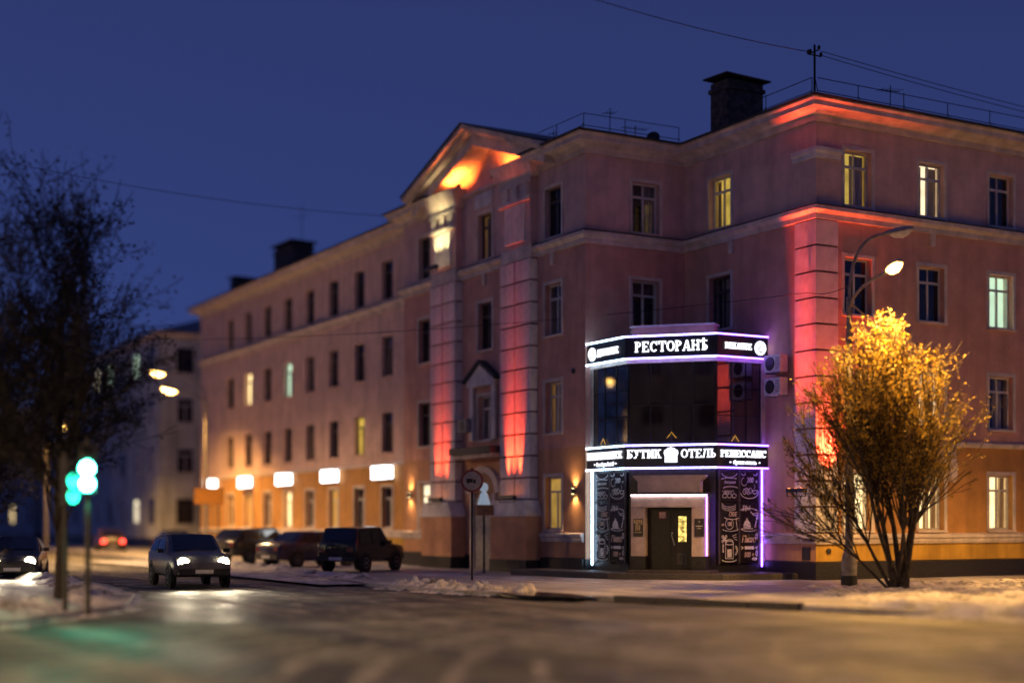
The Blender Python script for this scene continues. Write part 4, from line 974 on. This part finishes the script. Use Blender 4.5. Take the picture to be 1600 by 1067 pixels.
def street_lamp(name, label, x, y, ztop, arms, power, lens='sodium_lens', base=True, color=(1, .52, .13), upper=None, mat_='pole_concrete', group='street lamps', r=(.12, .085)):
    t = thing(name, label, 'street lamp', T(x, y), group)
    if base:
        b = MB(); b.lathe([(.235, -.05), (.235, .28), (.215, .30)], 14); b.build('foot', 'pole_iron', t)
        b = MB(); b.lathe([(.215, .30), (.23, .62), (.20, .82), (.15, 1.0), (.135, 1.05)], 14); b.build('base_casing', mat_, t, smooth=True)
    b = MB(); b.tube([(0, 0, .0 if not base else 1.0), (0, 0, ztop)], list(r), 12); b.build('pole', mat_, t, smooth=True)
    for dx, dy, z, zb, lit in arms:
        b = MB(); b.tube(bez((0, 0, zb), (0, 0, z - .05), (dx, dy, z)), .045, 8); b.build('arm', mat_, t, smooth=True)
        lamp_head(t, (dx, dy, z), math.degrees(math.atan2(dy, dx)), lit, lens, power, color, size=1.45 if lens == 'sodium_far' else 1.15)
    return t
nl = street_lamp('street_lamp', 'street lamp with one lit sodium head standing before the red quoins', 9.59, 41.19, 8.2, [(.45, -2.4, 8.50, 7.7, True), (1.05, .05, 10.0, 8.1, False)], 6500)
b = MB(); b.tube([(0.02, 0, 8.05), (1.25, .1, 7.0)], .035, 8); b.build('strut', 'pole_concrete', nl)
street_lamp('street_lamp', 'double-headed lit street lamp at the far end of the long facade', -16.9, 80, 8.4, [(-1.35, -.6, 8.95, 8.2, True), (-2.2, .2, 10.0, 8.3, True)], 3600, 'sodium_far', False)
street_lamp('street_lamp', 'distant amber street lamp seen through the left trees', -29.6, 92, 7.0, [(.8, -.3, 7.75, 6.9, True)], 3000, 'sodium_lens', False)
# unseen street lamps, added beyond the frame to light road and facades
street_lamp('street_lamp', 'unseen street lamp across the crossing, beyond the left edge of the view', -25.0, 12, 10.5, [(1.6, .4, 11.1, 10.3, True)], 33000, color=(1, .60, .26))
street_lamp('street_lamp', 'unseen street lamp on the near pavement, beyond the right edge of the view', 11.5, 8, 9.0, [(-1.4, .6, 9.6, 8.8, True)], 2600, color=(1, .60, .26))
street_lamp('street_lamp', 'unseen street lamp on the near pavement, beyond the bottom left of the view', -10, 2, 9.0, [(.8, 1.2, 9.6, 8.8, True)], 2200, color=(1, .60, .26))

street_lamp('street_lamp', 'unseen street lamp on the left pavement, beyond the left edge of the view', -27.5, 63, 9.0, [(1.6, .2, 9.6, 8.8, True)], 16000, color=(1, .60, .26))
street_lamp('street_lamp', 'unseen street lamp before the right facade, beyond the right edge of the view', 21.5, 41, 6.4, [(-1.0, -.4, 7.0, 6.3, True)], 4200)

# ------------------------------------------------------------------ traffic lights and road signs
def traffic_light(label, x, y, zc, rz, glow, pole=True, bright=True, twin=False):
    t = thing('traffic_light', label, 'traffic light', T(x, y) @ Rz(rz), 'traffic lights')
    if pole: b = MB(); b.tube([(0, .12, -.05), (0, .12, zc + .62)], .06, 10); b.build('pole', 'pole_iron', t)
    b = MB(); b.box(-.16, .16, -.12, .10, zc - .46, zc + .50); b.build('housing', 'plastic_black', t)
    for k, m in enumerate((glow, glow if twin else 'paint_dark', 'paint_dark')):
        z = zc - .28 + k * .31
        b = MB(); b.lathe([(.145, 0), (.13, .025), (.02, .035)], 20, tf=T(0, -.12, z) @ Rx(90)); b.build('lens', m, t)
        b = MB(); n = 9
        for i in range(n):
            a0, a1 = rad(15 + 150 * i / n), rad(15 + 150 * (i + 1) / n)
            b.quad([(.135 * math.cos(a0), -.12, z + .135 * math.sin(a0)), (.135 * math.cos(a1), -.12, z + .135 * math.sin(a1)), (.135 * math.cos(a1), -.30, z + .12 * math.sin(a1)), (.135 * math.cos(a0), -.30, z + .12 * math.sin(a0))])
        b.build('visor', 'plastic_black', t)
    if bright: lamp('light', 'SPOT', T(0, -.2, zc - .28) @ Rx(80), (.05, 1, .55), 260, t, .1, 120, .6)
    return t
traffic_light('traffic light with bright green lens by the left trees', -8.50, 29.0, 2.86, 12, 'green_lamp', twin=True)
traffic_light('second traffic light turned aside with dim green lens, left of the bright one', -9.05, 29.6, 2.62, 58, 'green_dim', bright=False, twin=True)
t = thing('road_sign', 'round prohibition sign with truck silhouette on a tall post in the snow', 'road sign', T(-1.25, 45.3) @ Rz(3), 'road signs')
b = MB(); b.tube([(0, .05, -.05), (0, .05, 3.5)], .035, 8); b.build('post', 'pole_iron', t)
b = MB(); b.lathe([(.36, 0), (.36, .012)], 28, tf=T(0, 0, 3.1) @ Rx(90)); b.build('rim', 'sign_red', t)
b = MB(); b.lathe([(.285, .013), (.285, .017)], 28, tf=T(0, 0, 3.1) @ Rx(90)); f_ = b.build('face', 'sign_face', t)
b = MB(); b.box(-.17, .02, -.024, -.018, 3.07, 3.17); b.box(.035, .12, -.024, -.018, 3.07, 3.14); b.box(-.17, .12, -.0245, -.0185, 3.045, 3.068)
for x in (-.12, .08): b.lathe([(.03, .018), (.03, .026)], 10, tf=T(x, 0, 3.04) @ Rx(90))
tag(b.build('truck_symbol', 'plastic_black', f_), kind='stuff')
t = thing('post_box', 'brown box with pale cone and ball on a thin post beside the portico pedestal', 'post', T(-1.0, 51.6) @ Rz(20))
b = MB(); b.tube([(0, 0, -.05), (0, 0, 2.25)], .04, 8); b.build('post', 'pole_iron', t)
box('box', 'bin_brown', t, -.32, .32, -.16, .16, 2.05, 2.42)
b = MB(); b.lathe([(.24, 2.43), (.22, 2.5), (.12, 2.84), (.08, 2.87)], 16); b.build('cone', 'lantern_white', t, smooth=True)
b = MB(); b.lathe([(.05, 2.88), (.13, 2.94), (.16, 3.04), (.13, 3.15), (.04, 3.21)], 16); b.build('ball', 'lantern_white', t, smooth=True)
t = thing('orange_panel_sign', 'orange rectangular panel sign on posts near the far end of the facade', 'sign', T(-15.7, 75) @ Rz(8))
for x in (-.5, .5): b = MB(); b.tube([(x, .05, -.05), (x, .05, 3.5)], .04, 8); b.build('post', 'pole_iron', t)
box('panel', 'sign_orange', t, -.72, .72, -.03, .0, 2.75, 3.55); box('frame', 'bin_brown', t, -.76, .76, -.0, .03, 2.71, 3.59)

# ------------------------------------------------------------------ far buildings
def house(label, M, L, W, h, rh, mats, floors, n_long, n_short, lit, roofm='roof_far'):
    t = thing('apartment_house', label, 'building', M, 'apartment houses down the street')
    b = MB(); b.box(0, W, 0, L, 0, h); b.build('wall', mats[0], t)
    b = MB(); sweep(b, [(W, 0), (0, 0), (0, L)], [(0, h - .35), (.12, h - .35), (.4, h - .1), (.4, h), (0, h)]); b.build('cornice', mats[1], t)
    b = MB(); b.box(-.02, W + .02, -.02, L + .02, -.1, .7); b.build('plinth', 'granite_black', t)
    o = .5; r = min(W, L) / 2
    b = MB(); b.v = [(-o, -o, h), (W + o, -o, h), (W + o, L + o, h), (-o, L + o, h), (W / 2, r, h + rh), (W / 2, L - r, h + rh)]
    b.f = [(0, 1, 4), (1, 2, 5, 4), (2, 3, 5), (3, 0, 4, 5), (0, 3, 2, 1)]; b.m = [0] * 5; b.build('roof', roofm, t)
    fh = (h - 1.0) / floors
    for face, n, span in ((0, n_long, L), (1, n_short, W)):
        for i in range(n):
            for k in range(floors):
                p = span * (i + .5) / n; z = 1.0 + fh * k + .7
                m = lit.get((face, i, k), 'glass_dark')
                X = (T(0, p, z) @ Rz(-90)) if face == 0 else T(p, 0, z)
                f = add('window', frame_mesh(1.2, 1.7, 'frame_white' if (i + k) % 3 else 'frame_dark', True), t, X @ T(0, -.07, 0))
                add('pane', rect_mesh('pane', 1.18, 1.68, m), f, T(0, .05, .01))
    return t
house('grey house with hipped roof beyond the far end of the pink building', B @ T(-3.0, 62.5), 38, 14, 14.7, 2.6, ('bldg_pale', 'trim'), 4, 10, 4, {(0, 1, 3): 'win_green', (0, 3, 3): 'win_green', (0, 4, 3): 'win_pale', (0, 1, 0): 'win_pale', (0, 6, 1): 'win_ochre'})
house('farthest dim house of the left street, seen behind the trees', B @ T(-3.4, 102), 60, 14, 12.4, 2.6, ('bldg_grey', 'trim'), 4, 15, 4, {(0, 2, 0): 'win_warm_far', (0, 4, 1): 'win_ochre', (0, 5, 0): 'win_warm_far', (0, 7, 2): 'win_pale'})
house('long dark house across the crossing, behind the viewer', T(-6, -13) @ Rz(150.6), 14, 55, 15, 2.6, ('bldg_grey', 'bldg_grey'), 4, 4, 14, {})
house('dark house across the right street, behind the viewer', B @ T(-20, -62) @ Rz(-4), 14, 50, 13, 2.6, ('bldg_grey', 'bldg_grey'), 4, 4, 12, {})

# ------------------------------------------------------------------ cars
SEDAN = dict(st=[(-2.20, .68, .42, .76, .80, .58), (-2.12, .79, .30, .90, .95, .70), (-1.42, .84, .25, .96, 1.01, .73), (-.80, .85, .24, .97, 1.42, .60), (.22, .85, .24, .96, 1.44, .60), (1.02, .84, .24, .95, 1.0, .73), (1.88, .81, .25, .83, .88, .68), (2.12, .75, .30, .72, .77, .62), (2.2, .66, .42, .62, .66, .54)], ws=(4, 5), rw=(3, 2), r=.31, ax=(-1.32, 1.36))
CROSS = dict(st=[(-2.18, .74, .50, .92, .97, .64), (-2.10, .84, .38, 1.02, 1.07, .74), (-1.95, .87, .34, 1.04, 1.12, .76), (-1.62, .88, .32, 1.04, 1.50, .66), (.30, .88, .32, 1.02, 1.56, .66), (1.02, .88, .32, 1.0, 1.06, .76), (1.85, .85, .34, .92, .97, .72), (2.10, .80, .40, .80, .85, .66), (2.2, .72, .50, .70, .74, .58)], ws=(4, 5), rw=(3, 2), r=.34, ax=(-1.34, 1.34))
BOXY = dict(st=[(-1.86, .74, .50, .96, 1.0, .66), (-1.80, .80, .40, 1.0, 1.05, .72), (-1.70, .82, .38, 1.0, 1.10, .72), (-1.52, .82, .38, 1.0, 1.60, .65), (.18, .82, .38, 1.0, 1.65, .65), (.72, .82, .38, 1.0, 1.06, .72), (1.66, .80, .40, .93, .97, .68), (1.80, .77, .46, .86, .90, .64), (1.86, .70, .52, .80, .84, .58)], ws=(4, 5), rw=(3, 2), r=.34, ax=(-1.14, 1.16))
def car(label, kind, x, y, heading, paint, lights='off', z=0.0, group='cars parked beside the facade'):
    t = thing('car', label, 'car', T(x, y, z) @ Rz(heading), group); st = kind['st']; b = MB(); rings = []
    for X, w_, zb, zm, zt, wt in st:
        half = [(0, zb), (w_ * .84, zb), (w_ * .96, zb + .08), (w_, zb + (zm - zb) * .45), (w_ * .99, zm - .05), (w_ * .955, zm), (wt + .03, zt - .04), (wt - .05, zt), (0, zt + .02)]
        ring = half + [(-a, c) for a, c in reversed(half[1:-1])]
        rings.append(len(b.v)); b.v += [(X, a, c) for a, c in ring]
    n = len(ring)
    for r0, r1 in zip(rings, rings[1:]):
        for k in range(n): l = (k + 1) % n; b.f.append((r0 + k, r0 + l, r1 + l, r1 + k)); b.m.append(0)
    b.f += [tuple(rings[0] + k for k in range(n)), tuple(rings[-1] + k for k in reversed(range(n)))]; b.m += [0, 0]
    b.build('body', paint, t, smooth=True)
    def at(X):
        for p, q in zip(st, st[1:]):
            if p[0] <= X <= q[0]:
                f = (X - p[0]) / (q[0] - p[0]); return [p[i] + (q[i] - p[i]) * f for i in range(6)]
    for (ia, ib), nm in ((kind['ws'], 'windscreen'), (kind['rw'], 'rear_window')):
        a, c = st[ia], st[ib]; sg = 1 if c[0] > a[0] else -1; q = []
        for f, s in ((.07, 1), (.93, 1), (.93, -1), (.07, -1)):
            X = a[0] + (c[0] - a[0]) * f; zt = a[4] + (c[4] - a[4]) * f; wt = (a[5] + (c[5] - a[5]) * f) - .09
            q.append((X + .012 * sg, s * wt, zt + .030))
        m_ = MB(); m_.quad(q); m_.build(nm, 'car_glass', t)
    xr, xf, xc = st[3][0], st[4][0], (st[3][0] + st[4][0]) / 2 + .05
    xe = st[5][0] - .12; xb = st[2][0] + .12
    for s in (-1, 1):
        for x0b, x0t, x1t, x1b in ((xb + .1, xr + .05, xc - .04, xc - .04), (xc + .04, xc + .04, xf - .02, xe - .22)):
            q = []
            for X, f in ((x0b, .14), (x0t, .86), (x1t, .86), (x1b, .14)):
                v = at(X); ref = at(min(max(X, xr), xf)); zt = ref[4] if f > .5 else v[3] + .0
                yy = v[1] * .955 + (v[5] + .03 - v[1] * .955) * (f if f > .5 else .05); zz = v[3] + .03 if f < .5 else v[4] - .11
                q.append((X, s * (yy + .014), zz))
            m_ = MB(); m_.quad(q); m_.build('side_window', 'car_glass', t)
        v = at(xe - .15); m_ = MB(); m_.box(-.06, .06, -.09, .09, -.055, .06, tf=T(xe - .18, s * (v[1] + .10), v[3] + .08)); m_.build('mirror', 'plastic_black', t)
        for X in kind['ax']:
            v = at(X); r = kind['r']; W = T(X, s * (v[1] - .10), r) @ Rx(-90 * s)
            m_ = MB(); m_.lathe([(.0, .0), (r + .07, .0), (r + .07, .106), (r + .05, .108)], 20, tf=T(X, s * (v[1] - .10), r + .02) @ Rx(-90 * s)); m_.build('wheel_arch', 'plastic_black', t)
            m_ = MB(); m_.lathe([(r * .6, -.08), (r * .94, -.08), (r, -.04), (r, .09), (r * .94, .125), (r * .62, .12)], 20, tf=W); wh = m_.build('wheel', 'rubber', t, smooth=True)
            m_ = MB(); m_.lathe([(r * .61, .10), (r * .58, .122), (r * .2, .11), (r * .12, .128)], 12, tf=W); m_.build('rim', 'paint_grey', wh)
    f, g = st[-1], st[0]
    for s in (-1, 1):
        hl = 'headlight' if lights in ('front', 'both') else 'lens_off'
        v = st[-2]; m_ = MB(); m_.lathe([(.165, -.06), (.165, .03), (.12, .05)], 16, tf=T(v[0] + .02, s * (v[1] - .22), (v[3] + v[2]) / 2 + .14) @ Ry(90)); m_.build('headlight', hl, t)
        if lights in ('front', 'both'): lamp('beam', 'SPOT', T(v[0] + .12, s * (v[1] - .22), (v[3] + v[2]) / 2 + .14) @ Ry(-84), (1, .84, .58), 420, t, .08, 70, .8)
        v = st[1]; m_ = MB(); m_.box(v[0] - .09, v[0] + .05, s * (v[1] - .22) - .12, s * (v[1] - .22) + .12, v[3] - .26, v[3] - .08); m_.build('taillight', 'taillight' if lights in ('rear', 'both') else 'tail_off', t)
    m_ = MB(); m_.box(f[0] - .05, f[0] + .05, -f[1] - .02, f[1] + .02, f[2] - .08, f[2] + .08); m_.build('bumper', 'plastic_black', t)
    m_ = MB(); m_.box(g[0] - .05, g[0] + .05, -g[1] - .02, g[1] + .02, g[2] - .08, g[2] + .08); m_.build('bumper', 'plastic_black', t)
    for X, d_ in ((f[0] + .052, .01), (g[0] - .062, .01)): box('number_plate', 'plate_white', t, X, X + d_, -.26, .26, (f if X > 0 else g)[2] - .05, (f if X > 0 else g)[2] + .06)
    v = st[-2]; m_ = MB(); m_.box(v[0] - .02, v[0] + .035, -.36, .36, (v[3] + v[2]) / 2 + .06, (v[3] + v[2]) / 2 + .2); m_.build('grille', 'plastic_black', t)
    return t
mat('lens_off', (0.35, 0.35, 0.36), .15, .1, 5); mat('tail_off', (0.14, 0.02, 0.02), .25, .1, 5)
car('dark car coming towards the crossing with both headlights on', CROSS, -9.8, 43.9, -66, 'car_grey', 'front', -.12, 'cars on the left street')
car('black boxy off-road car parked nearest the portico', BOXY, -5.55, 53.6, 66, 'car_black')
car('dark blue sedan parked second from the portico', SEDAN, -8.35, 59.6, 48, 'car_blue')
car('dark estate car parked third from the portico, behind the oncoming car', CROSS, -11.25, 64.6, 52, 'car_dark')
car('dark car waiting behind the left trees with lit headlights', SEDAN, -16.5, 48.4, -76, 'car_dark', 'front', -.12, 'cars on the left street')
car('distant car driving away with red tail lights', SEDAN, -25.6, 92, 112, 'car_maroon', 'rear', -.12, 'cars on the left street')
car('distant car with lit headlights following down the street', SEDAN, -20.0, 86, -62, 'car_dark', 'off', -.12, 'cars on the left street')

# ------------------------------------------------------------------ trees
def grow(b, tips, p, d, L, r, lvl, rng, maxl, up, spread, kids, env=None):
    n = 4; pts = [p]; rr = [r]; q = p.copy(); dd = d.copy()
    for i in range(n):
        dd = (dd + Vector((rng.uniform(-1, 1), rng.uniform(-1, 1), rng.uniform(-.6, .6))) * .12 + Vector((0, 0, up * .07))).normalized()
        if env and i and not env(q + dd * (L / n)): break
        q = q + dd * (L / n); pts.append(q.copy()); rr.append(max(.008, r * (1 - .55 * (i + 1) / n)))
    b.tube(pts, rr, 6 if lvl < 2 else 4, cap=False)
    if lvl >= maxl - 1: tips.append((pts, lvl))
    if lvl >= maxl: return
    for k in range(kids[min(lvl, len(kids) - 1)]):
        i = min(len(pts) - 1, rng.choice((1, 2, 3, 4)) if lvl else rng.choice((2, 3, 4))); a = rng.uniform(0, 6.283)
        side = dd.orthogonal().normalized(); side = Matrix.Rotation(a, 3, dd) @ side
        nd = (dd + side * spread * rng.uniform(.5, 1.2) + Vector((0, 0, up * .25))).normalized()
        grow(b, tips, pts[i], nd, L * rng.uniform(.5, .78), rr[i] * rng.uniform(.5, .72), lvl + 1, rng, maxl, up, spread, kids, env)
def leaf(b, p, s, rng):
    a = Vector((rng.uniform(-1, 1), rng.uniform(-1, 1), rng.uniform(-1, .4))).normalized(); c = a.orthogonal().normalized(); c = Matrix.Rotation(rng.uniform(0, 6.3), 3, a) @ c; n = a.cross(c) * .2
    b.quad([p, p + a * s * .5 + c * s * .26 + n * s * .3, p + a * s, p + a * s * .5 - c * s * .26 + n * s * .3])
def tree(name, label, x, y, stems, maxl, kids, spread, up, leaf_n, leaf_s, bark, leafm, seed, group=None, dens=None, jitter=.2, env=None):
    rng = random.Random(seed); t = thing(name, label, 'tree' if 'bush' not in name else 'bush', T(x, y), group); tips = []
    for (px, py, dx, dy, dz, L, r) in stems:
        b = MB(); tp = []
        grow(b, tp, Vector((px, py, -.05)), Vector((dx, dy, dz)).normalized(), L, r, 0, rng, maxl, up, spread, kids, env)
        b.build('trunk', bark, t, smooth=True); tips += tp
    b = MB()
    for pts, lvl in tips:
        m = sum((p.z for p in pts)) / len(pts); k = leaf_n * (dens(pts[len(pts) // 2]) if dens else 1) * (len(pts) - 1) / 4
        k = int(k) + (rng.random() < k % 1)
        for i in range(k):
            j = rng.uniform(0, len(pts) - 1.01); p = pts[int(j)].lerp(pts[int(j) + 1], j % 1) + Vector((rng.gauss(0, 1), rng.gauss(0, 1), rng.gauss(0, 1))) * jitter * .5
            leaf(b, p, leaf_s * rng.uniform(.6, 1.3), rng)
    if b.v: tag(b.build('crown', leafm, t), kind=None)
    print(name, len(tips), len(b.f)); return t
tree('golden_bush', 'many-stemmed bush with golden leaves lit by the sodium street lamp', 10.40, 39.0,
     [(0, 0, -.32, .0, 1, 3.5, .085), (.12, .05, -.06, .12, 1, 3.4, .09), (-.08, .1, -.20, -.2, 1, 3.6, .08), (.2, 0, .12, -.05, 1, 3.6, .085), (.1, -.1, .02, .25, 1, 3.4, .07), (-.15, 0, -.58, .1, 1, 2.8, .06), (.22, .1, .14, .15, 1, 3.2, .065), (0, .15, -.08, -.3, 1, 3.4, .06), (-.2, .05, -.95, -.1, 1, 2.4, .045)],
     3, (8, 6, 5), .52, .34, 11, .105, 'bark', 'leaf_gold', 5, dens=lambda p: .95 if p.z > 4.0 else (.85 if p.z > 3.1 else (.5 if p.x < -.9 else .3) * (1 if p.z > 2.2 else .3)), jitter=.12,
     env=lambda p: p.z < 2.2 or ((p.x + .38) / (2.55 if p.z > 4.2 else 2.75)) ** 2 + (p.y / 2.1) ** 2 + ((p.z - 4.4) / 2.95) ** 2 < 1.04 + .5 * fbm(p.x + p.y, p.z, 1.3, 2))
def big(label, x, y, h, seed, s=1.0):
    return tree('street_tree', label, x, y, [(0, 0, .03, .02, 1, h, .17 * s), (0.02, 0, -.05, .05, 1, h * .62, .09 * s)], 4, (9, 6, 5, 3), .74, .14, 8, .12 * s, 'bark_dark', 'leaf_dark', seed, 'trees on the left pavement', dens=lambda p: 1.0 if p.z > 4.6 else .30, jitter=.2)
big('tall dark tree beside the green traffic light', -10.45, 33.5, 4.9, 11, .9)
big('dark tree at the left edge of the view', -13.2, 35.5, 4.6, 12, .85)
big('dark tree further down the left pavement behind the others', -20.6, 57, 6.0, 15)
